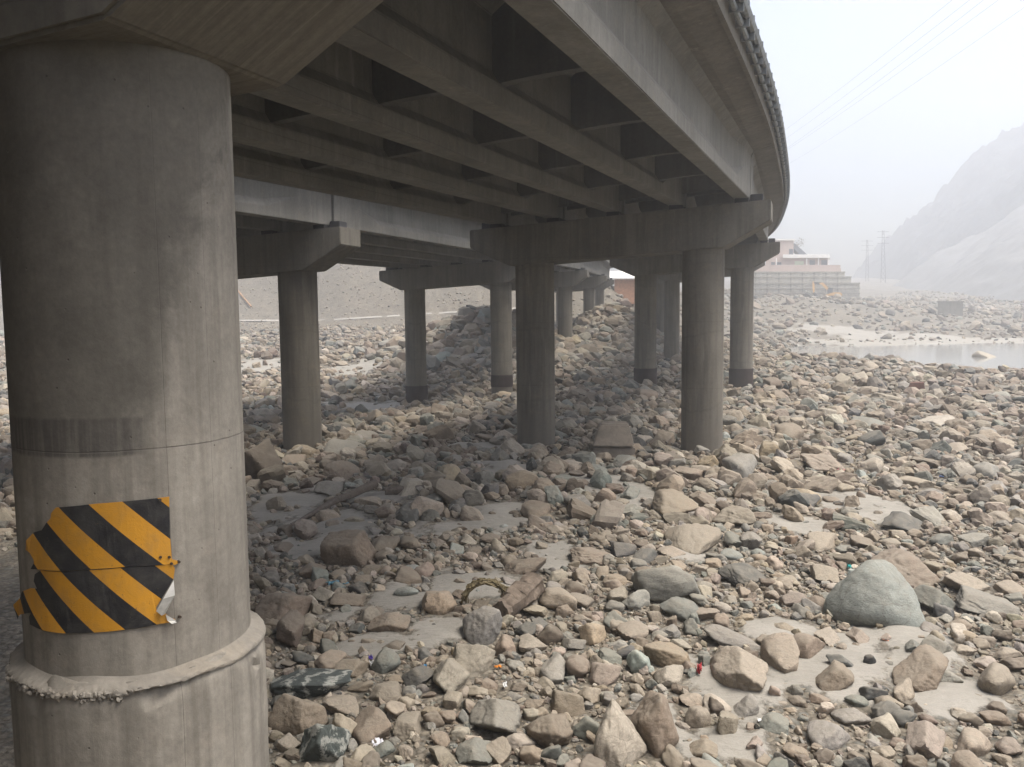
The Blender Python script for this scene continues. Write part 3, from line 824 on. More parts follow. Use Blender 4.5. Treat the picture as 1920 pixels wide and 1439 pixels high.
PAL = {'tan': (.250, .216, .172), 'pale': (.300, .270, .225), 'brown': (.190, .156, .120), 'dark_brown': (.127, .104, .083), 'gray': (.205, .196, .176),
       'dark': (.075, .078, .076), 'green': (.142, .150, .136), 'palegreen': (.222, .243, .225), 'ochre': (.262, .215, .153), 'pink': (.232, .195, .165), 'red': (.17, .13, .105)}
WORD = {'tan': 'tan', 'pale': 'pale', 'brown': 'brown', 'dark_brown': 'dark brown', 'gray': 'grey', 'dark': 'dark grey', 'green': 'grey green', 'palegreen': 'pale green', 'ochre': 'ochre', 'pink': 'pinkish', 'red': 'reddish'}

# boulders read off the photo: x0, y0, x1, y1 (pixels), colour, [own label]
BIG = [
 (482,1101,582,1167,'brown','large brown boulder just right of the near pillar level with the sign foot'),(515,1156,572,1218,'dark_brown'),(505,1237,653,1315,'vein','long dark boulder with pale veins beside the pillar pile'),(508,1299,552,1337,'dark'),
 (508,1313,620,1383,'brown','long smooth brown boulder behind the marbled rock'),(562,1347,657,1439,'vein','dark green and white marbled boulder at the bottom edge beside the pile'),(520,1376,560,1413,'pale'),(607,1298,684,1345,'tan'),(660,1330,735,1397,'brown'),(743,1337,790,1386,'tan'),
 (626,1234,692,1275,'brown'),(694,1219,751,1267,'green'),(695,1280,760,1318,'tan'),(756,1244,814,1291,'dark','round dark grey boulder left of the pale angular block'),(802,1230,881,1308,'pale','pale angular block with a steep front face'),
 (832,1199,933,1275,'pale','big pale squarish boulder below the pointed grey rock'),(859,1113,949,1210,'gray','tall pointed grey rock beside the broken log'),(791,1104,867,1156,'ochre','oval yellowish boulder on sand left of the pointed rock'),(691,1150,781,1190,'brown'),(705,1195,773,1223,'dark_brown'),
 (616,1111,694,1140,'brown'),(664,1137,735,1158,'dark_brown'),(831,1294,870,1334,'tan'),(881,1302,986,1391,'gray','long grey brown boulder sloping down to the right'),(905,1389,960,1437,'tan'),(854,1391,924,1437,'green'),(800,1397,854,1435,'tan'),(748,1393,780,1424,'tan'),
 (561,1053,615,1085,'brown'),(613,1065,653,1088,'brown'),(672,1053,726,1080,'brown'),(732,1066,794,1101,'brown'),(575,1087,613,1110,'red'),
 (1182,1055,1315,1130,'gray','big flat faced grey boulder behind the dark green one'),(1345,1054,1434,1101,'dark','sharp dark grey boulder with pale rim'),(1234,1120,1312,1166,'green','dark green wedge boulder in front of the big grey boulder'),(1307,1127,1353,1166,'tan'),(1128,1076,1179,1101,'ochre'),(1011,1101,1085,1150,'tan'),(1063,1112,1120,1142,'tan'),(1131,1103,1177,1134,'pale'),
 (1076,1166,1139,1210,'ochre','lumpy yellowish boulder in the middle foreground'),(1155,1161,1228,1207,'tan'),(1233,1169,1280,1199,'gray'),(971,1191,1028,1229,'pale'),(1204,1202,1307,1258,'ochre','broad orange tan boulder with cracked crest'),(1307,1221,1336,1256,'green'),(1220,1241,1288,1294,'pale'),
 (1331,1210,1440,1315,'tan','big tan slab boulder at the edge of the white sand'),(1298,1169,1434,1212,'gray','low flat grey slab sunk in sand'),(1082,1275,1131,1323,'tan'),(987,1329,1079,1410,'brown','round brown boulder left of the big pale pyramid'),(1087,1323,1212,1437,'pale','biggest pale pyramid boulder at the bottom edge'),
 (1182,1302,1269,1421,'brown','long brown boulder leaning right of the pale pyramid'),(1274,1299,1320,1329,'tan'),(1285,1323,1331,1375,'tan'),(1342,1296,1382,1386,'tan','tall narrow tan stone standing in sand'),(1285,1391,1350,1424,'brown'),(1014,1226,1063,1283,'gray'),(1052,1193,1098,1223,'gray'),(1122,1218,1166,1248,'green'),(1101,1240,1163,1288,'pink'),
 (1028,1296,1101,1345,'brown'),(992,1158,1033,1185,'dark'),(979,1128,1041,1161,'tan'),(1036,1158,1063,1191,'tan'),(1374,1307,1428,1350,'gray'),(1426,1340,1480,1378,'green'),(1372,1148,1412,1169,'ochre'),
 (1552,1050,1725,1175,'palegreen','huge pale green boulder, the largest stone on the bed'),(1715,1101,1787,1156,'green','blocky grey green boulder touching the huge pale green one'),(1516,1058,1573,1093,'tan'),(1460,1107,1511,1139,'pink'),(1430,1202,1508,1269,'tan','flat tan boulder with pointed tip on white sand'),(1479,1185,1543,1245,'brown'),(1451,1166,1495,1188,'brown'),
 (1535,1242,1609,1302,'brown','brown leaf shaped boulder in the middle of white sand'),(1590,1177,1629,1212,'tan'),(1525,1177,1579,1212,'pale'),(1682,1226,1776,1307,'brown','steep angular brown boulder rising from white sand'),(1674,1277,1711,1318,'tan'),(1824,1244,1890,1311,'tan','rounded tan boulder near the right edge of the sand'),(1630,1307,1690,1342,'tan'),(1584,1305,1630,1332,'green'),
 (1516,1351,1590,1407,'gray','grey boulder with thin white veins near the bottom right'),(1552,1326,1627,1361,'gray'),(1638,1342,1698,1391,'pale'),(1695,1361,1763,1424,'pink','rounded pinkish boulder near the bottom right'),(1793,1367,1850,1421,'tan'),(1695,1204,1729,1231,'green'),(1728,1193,1782,1229,'gray'),(1785,1210,1825,1229,'tan'),(1747,1253,1801,1283,'gray'),
 (1771,1077,1852,1118,'tan'),(1860,1085,1918,1120,'tan'),(1625,1020,1745,1100,'brown','brown tilted slab behind the huge pale green boulder'),(1790,1110,1898,1158,'gray'),(1470,1399,1514,1424,'brown'),(1400,1380,1435,1413,'pink'),(1720,1166,1760,1191,'gray'),
 (1242,977,1350,1039,'tan','large tan boulder in the centre right of the bed'),(1334,944,1424,993,'tan'),(1351,852,1418,898,'gray','pale grey slab leaning right of the second pier'),(1259,874,1329,904,'brown'),(1210,923,1315,977,'brown'),(974,941,1042,977,'brown'),(1064,1020,1145,1061,'brown','brown ridged boulder in the middle of the bed'),(1142,1017,1194,1047,'dark'),(1232,1020,1288,1047,'tan'),
 (1348,996,1405,1031,'green'),(1380,990,1429,1031,'gray'),(1101,1001,1142,1017,'brown'),(939,1045,1028,1082,'brown'),(1148,856,1194,879,'green'),(1112,844,1150,868,'brown'),(1053,923,1110,960,'gray'),(1242,844,1283,866,'dark_brown'),(1218,811,1267,839,'brown'),
 (459,828,529,906,'dark_brown','square dark brown boulder left of the farther column'),(529,849,578,874,'brown'),(603,821,676,855,'gray','grey pointed boulder at the foot of the farther column'),(592,860,678,904,'brown'),(584,895,651,933,'gray'),(529,876,578,898,'pale'),(594,996,700,1066,'brown','large brown dome boulder under the bridge shade'),(684,768,727,800,'brown'),(665,803,714,830,'gray'),
 (513,1012,554,1039,'dark_brown'),(692,1007,746,1039,'brown'),(749,1001,792,1034,'brown'),(901,996,941,1025,'brown'),(460,900,490,925,'tan'),
 (1498,846,1590,890,'tan','broad tan boulder on the right of the bed'),(1606,857,1652,892,'pale'),(1614,803,1665,841,'dark'),(1451,792,1506,825,'brown'),(1587,777,1660,803,'green'),(1717,779,1804,806,'pale'),(1679,887,1755,917,'tan'),(1655,971,1728,1001,'dark','dark blocky boulder on the right slope'),(1506,995,1568,1033,'tan'),(1763,827,1822,854,'tan'),(1636,738,1687,757,'tan'),(1822,863,1874,895,'gray'),
 (1828,664,1866,684,'pale','pale boulder at the edge of the pool'),(1613,683,1648,699,'tan'),(1190,728,1242,756,'brown','brown boulder at the foot of the third pier'),(806,760,846,786,'brown'),(640,715,676,736,'green'),(600,735,640,752,'tan'),(470,765,520,790,'pale'),(455,800,500,815,'palegreen'),(1420,705,1470,730,'dark_brown'),(1480,712,1520,732,'brown'),(1560,705,1600,726,'tan'),(1570,850,1600,870,'gray'),(1800,1000,1850,1028,'gray'),(1850,960,1900,985,'tan'),(1745,1000,1790,1025,'green'),(1590,1000,1640,1030,'brown'),
]
LM = [  # landmarks that are not boulders
 ('near striped pillar', 470, 1150), ('left column of the second pier', 1005, 835), ('right column of the second pier', 1318, 830), ('broken log', 975, 1125), ('concrete block', 1150, 835), ('long driftwood pole', 625, 955),
 ('farther column beside the near pillar', 565, 840), ('pool', 1700, 680), ('third pier', 1390, 718)]

def boulder(cx, cy_, w, d, h, colname, g, sub, yaw=0.0, tilt=(0, 0), lift=None, name='boulder', taper=0.0):
    D, F = ico(sub)
    vein = colname == 'vein'
    big = sub >= 5
    if colname == 'palegreen' and sub >= 5: g = np.random.default_rng(21)
    rd = dict(blocky=.35, rough=.06) if colname != 'palegreen' else dict(blocky=0, p=4.6, rough=.04)
    V = D * rock_dirs(D, g, **rd)[:, None]
    if big: V = V * (1 + (.018 if colname != 'palegreen' else .008) * noise(D, .2, 3, g.uniform(0, 30)))[:, None]
    V = V / np.abs(V).max(0) * np.array((w / 2, d / 2, h / 2 * 1.25))
    if taper: V[:, :2] *= (1 - taper * (V[:, 2:] / (h * .625) * .5 + .5)) * (1 + taper * .3)
    a, b = tilt
    Rm = np.array(Matrix.Rotation(yaw, 3, 'Z') @ Matrix.Rotation(a, 3, 'Y') @ Matrix.Rotation(b, 3, 'X'))
    V = V @ Rm.T
    z0 = float(ground(cx, cy_)) + (h * .5 - .27 * h if lift is None else lift)
    base = PAL['green'] if vein else PAL[colname]
    if vein: base = (.075, .085, .08)
    col = np.array(base) * g.uniform(.85, 1.15) * (1 + g.normal(0, .012, 3))
    me = arrays_mesh(name, V, F, M['vein'] if vein else M['rock'], np.tile(np.clip(col, .03, .6), (len(V), 1)), True)
    if sub <= 4: me.set_sharp_from_angle(angle=R(42))
    o = link(name, me); o.location = (cx, cy_, z0)
    return o

recs = []
placed = []
g = np.random.default_rng(77)
for r in BIG:
    x0, y0, x1, y1, colr = r[:5]
    P = hit((x0 + x1) / 2, min(y1, 1500)); dist = np.linalg.norm(P - np.array((0, 0, CAMZ)))
    dep = math.asin(max(.02, (CAMZ - P[2]) / dist))
    w = (x1 - x0) * dist / FPX; hp = (y1 - y0) * dist / FPX
    sd_, cd_ = math.sin(dep), math.cos(dep)
    h = min(w, hp * 1.2) * g.uniform(.5, .66)
    d = (hp - .72 * h * cd_) / sd_ / .8
    d2 = min(max(d, .6 * w), 1.7 * w)
    if d2 < d: h = (hp - .8 * d2 * sd_) / (.72 * cd_)
    if d2 > d: h = max(.3 * min(w, hp * 1.6), (hp - .8 * d2 * sd_) / (.72 * cd_))
    d = d2; h = min(h, 1.15 * w)
    own = r[5] if len(r) > 5 else ''
    tall = any(q in own for q in ('tall pointed grey', 'biggest pale pyramid', 'huge', 'dome', 'flat faced', 'marbled')) and 'behind' not in own.split('boulder')[0]
    tall = tall and 'touching' not in own and 'tilted' not in own
    tp = .34 if ('tall pointed grey' in own or 'biggest pale pyramid' in own) else 0.06 if 'huge' in own else 0.0
    if tall:
        d = .85 * w; h = max(.5 * w, (hp - .6 * d * sd_) / (.88 * cd_))
    f = P[:2] / np.linalg.norm(P[:2]); c = P[:2] + f * d * .40
    yaw = -math.atan2(f[0], f[1])
    aspect = w / max(hp, .01)
    tl = g.choice([-1, 1], p=[.25, .75]) * g.uniform(.05, .3) if aspect > 1.3 else g.normal(0, .1)
    big = (x1 - x0) > 78
    ow = 1 - .12 * abs(tl)
    o = boulder(c[0], c[1], w * ow, d, h, colr, g, 5 if big else 4, yaw + g.normal(0, .12), (0.0 if tall else tl, -.22 if tp > .3 else g.normal(0, .1)), taper=tp)
    recs.append(dict(o=o, px=((x0 + x1) / 2, (y0 + y1) / 2), w=x1 - x0, asp=aspect, col='dark veined' if colr == 'vein' else WORD[colr], label=r[5] if len(r) > 5 else None))
    placed.append((c[0], c[1], w * .5, d * .5))
NB = 300 - len(recs)
PL = np.array(placed)

def clear_of(x, y, rad, k=.8):
    ok = np.ones(len(x), bool)
    for a in range(0, len(x), 4000):
        s_ = slice(a, a + 4000)
        dx = (x[s_, None] - PL[None, :, 0]) / (PL[None, :, 2] * k + rad[s_, None] * .6); dy = (y[s_, None] - PL[None, :, 1]) / (PL[None, :, 3] * k + rad[s_, None] * .6)
        ok[s_] = (dx * dx + dy * dy).min(1) > 1
    for p in main_p[1:6] + left_p[1:]:
        for q in (p.L, p.R): ok &= np.hypot(x - q[0], y - q[1]) > .8 + rad * .5
    return ok

# further boulders, one by one, where the photo shows cobbles of that size
cand = []
gg = np.random.default_rng(123)
colw = ['tan'] * 7 + ['brown'] * 6 + ['pale'] * 3 + ['gray'] * 5 + ['green'] * 3 + ['dark'] * 2 + ['dark_brown'] * 2 + ['ochre', 'pink', 'palegreen', 'red']
tries = 0
while len(cand) < NB and tries < 6000:
    tries += 1
    py = 770 + 690 * gg.random() ** .75; px = gg.uniform(470, 1930)
    if px < 530 and py > 1150: continue
    P = hit(px, py); dist = np.linalg.norm(P)
    wpx = gg.uniform(34, 62) * (.62 + .38 * (py - 770) / 670)
    w = wpx * dist / FPX
    if sand(P[0], P[1]) > .35 and gg.random() < .85: continue
    x_, y_ = np.array([P[0]]), np.array([P[1]])
    if not clear_of(x_, y_, np.array([w * .5]), 1.05)[0]: continue
    c = str(gg.choice(colw)); asp = gg.uniform(1.0, 1.9)
    h = w * gg.uniform(.38, .65) / asp ** .3; d = w * gg.uniform(.65, 1.2)
    o = boulder(P[0], P[1], w, d, h, c, gg, 4, gg.uniform(-.7, .7), (gg.normal(.08, .18), gg.normal(0, .12)))
    recs.append(dict(o=o, px=project((P[0], P[1], P[2] + h * .4))[:2], w=wpx, asp=w / h * .9, col=WORD[c], label=None))
    cand.append(1); PL = np.vstack([PL, (P[0], P[1], w * .5, d * .5)])
# labels: own label, or colour + shape + place next to a landmark that can be found in the picture
def kinds(r):
    return 'flat' if r['asp'] > 2.0 else 'long' if r['asp'] > 1.6 else 'squat' if r['asp'] > 1.2 else 'upright' if r['asp'] < .85 else 'rounded'
SHORT = {'large brown boulder just': 'large brown boulder by the pillar'}
marks = list(LM)
for r in recs:
    if r['label']:
        t_ = r['label']
        for cut in (' beside ', ' with ', ' just ', ' on ', ' at ', ' behind ', ' left ', ' below ', ' in ', ' sloping', ' leaning', ' near ', ' rising', ' standing', ' sunk', ' right of', ' touching', ', the', ' under ', ' between'):
            t_ = t_.split(cut)[0]
        r['short'] = t_
cnt = {}
for r in recs:
    if r['label']: cnt[r['short']] = cnt.get(r['short'], 0) + 1
for r in recs:
    if r['label'] and cnt[r['short']] == 1 and any(q in r['short'] for q in ('dome', 'pyramid', 'pointed', 'wedge', 'oval', 'leaf', 'slab', 'block', 'huge', 'lumpy', 'ridged', 'veined', 'marbled', 'flat faced', 'sharp', 'squarish', 'angular', 'narrow')): marks.append((r['short'], *r['px']))
buckets = {}
for r in recs:
    if r['label']: continue
    x, y = r['px']
    mk = min(marks, key=lambda m_: math.hypot((x - m_[1]), 1.6 * (y - m_[2])))
    dx, dy = x - mk[1], y - mk[2]
    rel = ('right of' if dx > 0 else 'left of') if abs(dx) > 1.3 * abs(dy) else ('in front of' if dy > 0 else 'behind')
    key = (r['col'], kinds(r), rel, mk[0]); r['d'] = math.hypot(dx, dy)
    buckets.setdefault(key, []).append(r)
ORD = ['nearest', 'second', 'third', 'fourth', 'fifth', 'sixth', 'seventh', 'eighth']
for (c, k, rel, mk), rs in buckets.items():
    for i, r in enumerate(sorted(rs, key=lambda q: q['d'])):
        pre = '' if len(rs) == 1 else ORD[min(i, 7)] + ' '
        r['label'] = f'{pre}{k} {c} boulder {rel} the {mk}'
for r in recs: tag(r['o'], r['label'], 'boulder', 'boulders on the river bed')

# every smaller stone: one mass, as nobody could count them
TEMPL = {}
def templates(sub, n):
    if (sub, n) not in TEMPL:
        D, F = ico(sub); gt = np.random.default_rng(900 + sub); L_ = []
        for i in range(n):
            V = D * rock_dirs(D, gt, .38, gt.choice([gt.uniform(7, 11), gt.uniform(13, 26), gt.uniform(22, 44)]), .09)[:, None]
            L_.append(V / np.abs(V).max(0))
        TEMPL[(sub, n)] = (np.array(L_), F)
    return TEMPL[(sub, n)]
palk = ['tan', 'pale', 'brown', 'dark_brown', 'gray', 'dark', 'green', 'palegreen', 'ochre', 'pink', 'red']
palw = np.array([.27, .12, .21, .08, .14, .05, .075, .012, .022, .02, .01]); palw /= palw.sum()
palc = np.array([PAL[k] for k in palk])
SV, SF, SC, SM, SO = [], [], [], [], 0
def scatter(x, y, size, sub, ntempl=24, sink=.28, flat=(.42, .9)):
    """many stones at once: template shape x random size, turn and colour"""
    global SO
    n = len(x); T_, F = templates(sub, ntempl); v = T_.shape[1]
    idx = rng.integers(0, ntempl, n)
    s3 = np.stack([size * rng.uniform(.8, 1.3, n), size * rng.uniform(.6, 1.0, n), size * rng.uniform(*flat, n)], 1) / 2
    Rm = rot_rand(rng, n, .36)
    V = np.einsum('nij,nvj->nvi', Rm, T_[idx] * s3[:, None, :])
    z = ground(x, y) + s3[:, 2] * (1 - 2 * sink)
    V = V + np.stack([x, y, z], 1)[:, None, :]
    c = palc[rng.choice(len(palk), n, p=palw)] * rng.uniform(.62, 1.28, (n, 1)) * (1 + rng.normal(0, .018, (n, 3)))
    SM.append(np.full(n * len(F), sub >= 4)); SV.append(V.reshape(-1, 3).astype(np.float32)); SC.append(np.repeat(np.clip(c, .03, .6), v, 0).astype(np.float32))
    SF.append((F[None] + (np.arange(n) * v)[:, None, None] + SO).reshape(-1, 3).astype(np.int32)); SO += n * v

def field(n, y0, y1, s0, s1, sub, power=2.2, sandkeep=.10, xl=-.64, xr=.66, sink=.28, extra=None, m=1.5):
    y = np.sqrt(rng.uniform(y0 ** 2, y1 ** 2, n)); x = y * rng.uniform(xl, xr, n) + rng.uniform(-m, m, n)
    u = rng.random(n); k = 1 - power
    size = (s0 ** k + u * (s1 ** k - s0 ** k)) ** (1 / k)
    sa = sand(x, y); keep = rng.random(n) > np.where(sa > .35, 1 - sandkeep * np.clip(.5 * s1 / np.maximum(size, .01), .3, 1), 0)
    keep &= clear_of(x, y, size * .5, .8)
    keep &= ~((np.hypot(x - AX, y - AY) < 1.0 + size * .5))
    # leave the pools open
    keep &= (ground(x, y) > np.where((x > 22) & (y > 60) & (y < 140), -.42, -9)) | (rng.random(n) < .006)
    if extra is not None: keep &= extra(x, y)
    x, y, size = x[keep], y[keep], size[keep]
    scatter(x, y, size, sub, sink=sink)

field(2000, 8.0, 21, .20, .52, 4, 2.3, .12, xl=-.42)
field(6500, 7.5, 21, .10, .26, 3, 2.2, .10, xl=-.42)
field(16000, 7.5, 20, .04, .11, 2, 1.8, .30, xl=-.40)
field(9000, 8, 18, .025, .05, 1, 1.6, .5, xl=-.40)
field(3300, 20, 46, .42, 1.1, 3, 2.5, .10)
field(12000, 20, 46, .20, .45, 2, 2.3, .10)
field(15000, 19, 46, .09, .22, 1, 1.9, .06)
field(3800, 45, 80, .5, 1.2, 2, 2.4, .15)
field(17000, 45, 135, .3, .68, 1, 2.2, .15)
field(2600, 78, 135, .7, 1.6, 2, 2.6, .15)
field(15000, 130, 330, .5, 1.5, 1, 2.2, .05, extra=lambda x, y: x > .05 * y)
field(1500, 135, 300, 1.4, 2.8, 2, 2.6, .05, extra=lambda x, y: x > .12 * y)
mound = lambda x, y: rng.random(len(x)) < np.maximum(gau(x, y, -2.5, 86, 9, 9), gau(x, y, 13.5, 110, 7, 9)) * 1.6
field(9000, 74, 124, .8, 2.2, 2, 2.3, 1., xl=-.16, xr=.24, extra=mound)
field(9000, 100, 195, .18, .6, 1, 2.6, .1, xl=-.38, xr=.12, sink=.36)
V = np.concatenate(SV); F = np.concatenate(SF); C_ = np.concatenate(SC)
print('stones: verts', len(V), 'faces', len(F))
st = link('river_stones', arrays_mesh('river_stones', V, F, M['rocks'], C_, np.concatenate(SM)))
tag(st, 'loose tan and grey river stones covering the whole bed', 'stones', kind='stuff')
del V, F, C_, SV, SF, SC
# ------------------------------------------------------------------ things on the bed
def frame(P):
    f = np.array((P[0], P[1], 0.)); f /= np.linalg.norm(f); return np.array((f[1], -f[0], 0)), f
UP3 = np.array((0, 0, 1.))
def depth_of(P): return project(P)[2]

# square concrete block left by the flood
P = hit(1150, 862); r_, f_ = frame(P); k = depth_of(P) / FPX
m = MB()
def slab(w0, w1, x0, z0, z1, d0, d1):
    ring0 = [P + r_ * (x0 - w0 / 2) * k + f_ * -.1, P + r_ * (x0 + w0 / 2) * k + f_ * -.1, P + r_ * (x0 + w0 / 2) * k + f_ * d0, P + r_ * (x0 - w0 / 2) * k + f_ * d0]
    ring1 = [P + r_ * (x0 - w1 / 2 + 3) * k + f_ * d1, P + r_ * (x0 + w1 / 2) * k + f_ * d1, P + r_ * (x0 + w1 / 2) * k + f_ * d0, P + r_ * (x0 - w1 / 2 + 3) * k + f_ * d0]
    m.loft([[q + UP3 * z0 * k for q in ring0], [q + UP3 * z1 * k for q in ring1]])
slab(86, 80, 0, -14, 24, 1.3, .05); slab(78, 56, 0, 24.4, 64, 1.25, .35)
tag(m.build('concrete_block', plain('block_concrete', (.175, .15, .122), .92, 0, .3, 4, .6), bevel=.05), 'broken stepped concrete block between the two columns of the second pier', 'concrete block')
# long driftwood pole and the broken log
def limb(pts, rad, name, mat, label, cat, seg=14, knots=.25):
    pts = np.array(pts); n = 40; t = np.linspace(0, 1, n)
    L_ = np.linspace(0, 1, len(pts)); c = np.stack([np.interp(t, L_, pts[:, i]) for i in range(3)], 1)
    c = c + .03 * noise(np.stack([t * 3, t * 0, t * 0], 1), 1.1, 3)[:, None] * np.array((.6, .3, 1.))
    m = MB(); rings = []
    for i in range(n):
        d = c[min(i + 1, n - 1)] - c[max(i - 1, 0)]; d /= np.linalg.norm(d); u = np.cross(d, UP3); u /= np.linalg.norm(u); w = np.cross(u, d)
        rr = np.interp(t[i], np.linspace(0, 1, len(rad)), rad); rg = []
        for q in range(seg):
            a = q * 2 * math.pi / seg
            rj = rr * (1 + knots * noise(np.array((math.cos(a) * 2, math.sin(a) * 2, t[i] * 3)), 2.2, 3, 5.))
            rg.append(c[i] + rj * (math.cos(a) * u + math.sin(a) * w))
        rings.append(rg)
    m.loft(rings); return tag(m.build(name, mat, None, True), label, cat)
up = np.array((0, 0, 1.))
p0, p1, p2 = hit(545, 990), hit(620, 955), hit(703, 927)
limb([p0 + up * .05, p1 + up * .16, p2 + up * .30], [.05, .09, .12], 'driftwood_pole', M['wood_grey'], 'long grey driftwood pole lying on sand right of the near pillar', 'driftwood', knots=.12)
p3, p4 = hit(722, 930), hit(795, 925)
limb([p3 + up * .12, p4 + up * .16], [.13, .08], 'driftwood_log', M['wood_grey'], 'short dark driftwood end beyond the long pole', 'driftwood', knots=.2)
p0, p1 = hit(938, 1165), hit(1004, 1128)
limb([p0 + up * .16, (p0 + p1) / 2 + up * .24, p1 + up * .36], [.17, .21, .19], 'broken_log', M['wood'], 'thick split brown log leaning beside the pointed grey rock', 'log', knots=.35)
# dry weed caught behind the pointed rock
P = hit(912, 1150); r_, f_ = frame(P); k = depth_of(P) / FPX; m = MB(); gw = np.random.default_rng(8)
for i in range(46):
    a0 = gw.uniform(-.2, .5); pts = []
    for j in range(6):
        a = a0 + j * .45
        pts.append(P + f_ * (.32 + gw.normal(0, .05)) + r_ * k * (-44 * math.cos(a) + gw.normal(0, 3)) + up * k * (12 + 38 * math.sin(min(a, 2.6)) + gw.normal(0, 3)))
    m.tube(pts, .012, 4)
tag(m.build('dry_weed', M['leaf']), 'dry brown weed draped round the top of the pointed grey rock', 'weed', kind='stuff')
# rusty plate
P = hit(1716, 740); r_, f_ = frame(P); k = depth_of(P) / FPX; m = MB()
m.loft([[P + r_ * k * x + up * k * z + f_ * d for x, z in ((-17, -2), (-9, 22), (14, 23), (18, 0), (12, -6), (9, 7), (-6, 9), (-9, 2))] for d in (0, .55)])
tag(m.build('rusted_iron_box', M['rust'], bevel=.02), 'rusty brown iron box lying open among stones on the right', 'scrap iron')
# litter
def scrap(px, py, w, h, c, name, label, seed):
    gs = np.random.default_rng(seed); P = hit(px, py); r_, f_ = frame(P); k = depth_of(P) / FPX; w *= .85; h *= .8
    n = 9; U, V_ = np.meshgrid(np.linspace(-.5, .5, n), np.linspace(-.5, .5, n)); q = np.stack([U.ravel(), V_.ravel(), U.ravel() * 0], 1)
    zz = .5 + .5 * noise(q, .55, 3, seed); wob = .18 * noise(q, .7, 2, seed + 4.)
    m = MB(); vs = [P + r_ * k * w * (a + wo) + f_ * k * h * 1.6 * (b - wo) + up * (k * h * .9 * z + .03) for (a, b, _), z, wo in zip(q, zz, wob)]
    m.add(vs, [(i * n + j, i * n + j + 1, i * n + n + j + 1, i * n + n + j) for i in range(n - 1) for j in range(n - 1)])
    o = m.build(name, plain(name, c, .6, 0, .2), None, True); so = o.modifiers.new('t', 'SOLIDIFY'); so.thickness = .006
    tag(o, label, 'litter', 'litter among the stones')
scrap(632, 1102, 44, 16, (.10, .26, .34), 'blue_rag', 'crumpled pale blue rag under the bridge shade', 1)
scrap(1311, 1266, 9, 26, (.30, .03, .035), 'red_scrap', 'small bright red scrap on sand beside the big tan slab', 2)
scrap(933, 1256, 13, 7, (.62, .22, .03), 'orange_scrap', 'tiny orange scrap right of the big pale squarish boulder', 3)
scrap(695, 1240, 9, 12, (.10, .06, .34), 'purple_scrap', 'purple scrap by the grey green boulder near the pillar', 4)
scrap(698, 1252, 10, 14, (.62, .62, .62), 'white_scrap', 'white crumpled scrap under the purple one', 5)
scrap(947, 1292, 8, 12, (.75, .75, .74), 'white_scrap', 'bright white paper scrap among pebbles in the middle foreground', 6)
scrap(797, 1256, 9, 9, (.04, .22, .42), 'blue_scrap', 'blue scrap against the pale angular block', 7)
scrap(1592, 1070, 9, 14, (.02, .28, .27), 'teal_scrap', 'teal scrap left of the huge pale green boulder', 8)
scrap(1765, 897, 10, 7, (.10, .22, .50), 'blue_scrap', 'light blue scrap on the right of the bed', 9)
scrap(1808, 903, 8, 11, (.03, .04, .20), 'navy_scrap', 'navy blue scrap right of the light blue one', 10)
scrap(1577, 886, 15, 7, (.55, .12, .15), 'red_scrap', 'faded pink scrap by the broad tan boulder', 11)
scrap(1032, 1198, 15, 6, (.05, .05, .22), 'navy_scrap', 'dark blue string scrap beside a pale tan boulder', 12)
scrap(1661, 1205, 11, 5, (.62, .25, .16), 'orange_scrap', 'faded orange scrap on sand below the huge pale green boulder', 13)
scrap(1424, 1358, 8, 8, (.78, .78, .76), 'white_scrap', 'white round scrap near the bottom right', 14)
scrap(708, 1405, 26, 20, (.66, .66, .70), 'white_scrap', 'torn white plastic among pebbles at the bottom', 15)

# ------------------------------------------------------------------ far things
def Hf(Z):
    k = Z / FPX
    def pt(px, py, d=0.0):
        q = at(px, py, Z); f = np.array((q[0], q[1], 0.)); f /= np.linalg.norm(f); return q + f * d
    return pt, k
def block(m, pt, x0, y0, x1, y1, d0, d1, mi=0):
    a = [pt(x0, y1, d0), pt(x1, y1, d0), pt(x1, y0, d0), pt(x0, y0, d0)]; b = [pt(x0, y1, d1), pt(x1, y1, d1), pt(x1, y0, d1), pt(x0, y0, d1)]
    m.loft([a, b], mi=mi)
HZd = depth_of(hit(1556, 561)) + 7
pt, k = Hf(HZd)
# stepped stone river wall below the house
w = thing('retaining_wall', 'long grey coursed stone wall stepped under the pink house', 'wall', loc=pt(1490, 565))
for i, (x0, y0, x1, y1, d0) in enumerate([(1380, 531, 1612, 575, 0), (1380, 519, 1596, 532, 1.6), (1380, 509.5, 1584, 520, 3.0)]):
    m = MB(); block(m, pt, x0, y0, x1, y1, d0, 16 - i)
    for c in range(int((y1 - y0) / 3.6)): block(m, pt, x0, y0 + 1 + c * 3.6, x1, y0 + 2.0 + c * 3.6, d0 - .12, d0 + .1)
    m.build('wall_step', M['stone_wall'], w)
    m = MB()
    for c in range(max(1, int((y1 - y0) / 9))): block(m, pt, x0, y0 - .6 + c * 9.5, x1 + 1, y0 + 1.3 + c * 9.5, d0 - .5, d0 + .2)
    for c in range(8): block(m, pt, 1415 + c * 22, y0 + 1.4, 1418 + c * 22, y1 - 2, d0 - .35, d0 + .2)
    m.build('coping', M['pale'], w)
h = thing('house', 'pink rendered house with white flat roof above the stone river wall', 'house', loc=pt(1500, 510))
m = MB(); block(m, pt, 1400, 502, 1577, 510, 3.6, 15); m.build('terrace', M['pink'], h)
m = MB(); block(m, pt, 1426, 496, 1576, 502.5, 3.7, 4.0); m.build('terrace_parapet', M['pink'], h)
m = MB(); block(m, pt, 1436, 482, 1552, 504, 6, 15); wl = m.build('wall', M['pink'], h)
m = MB(); block(m, pt, 1468, 475.5, 1556, 482, 4.6, 15.5); m.build('roof_slab', M['white'], h)
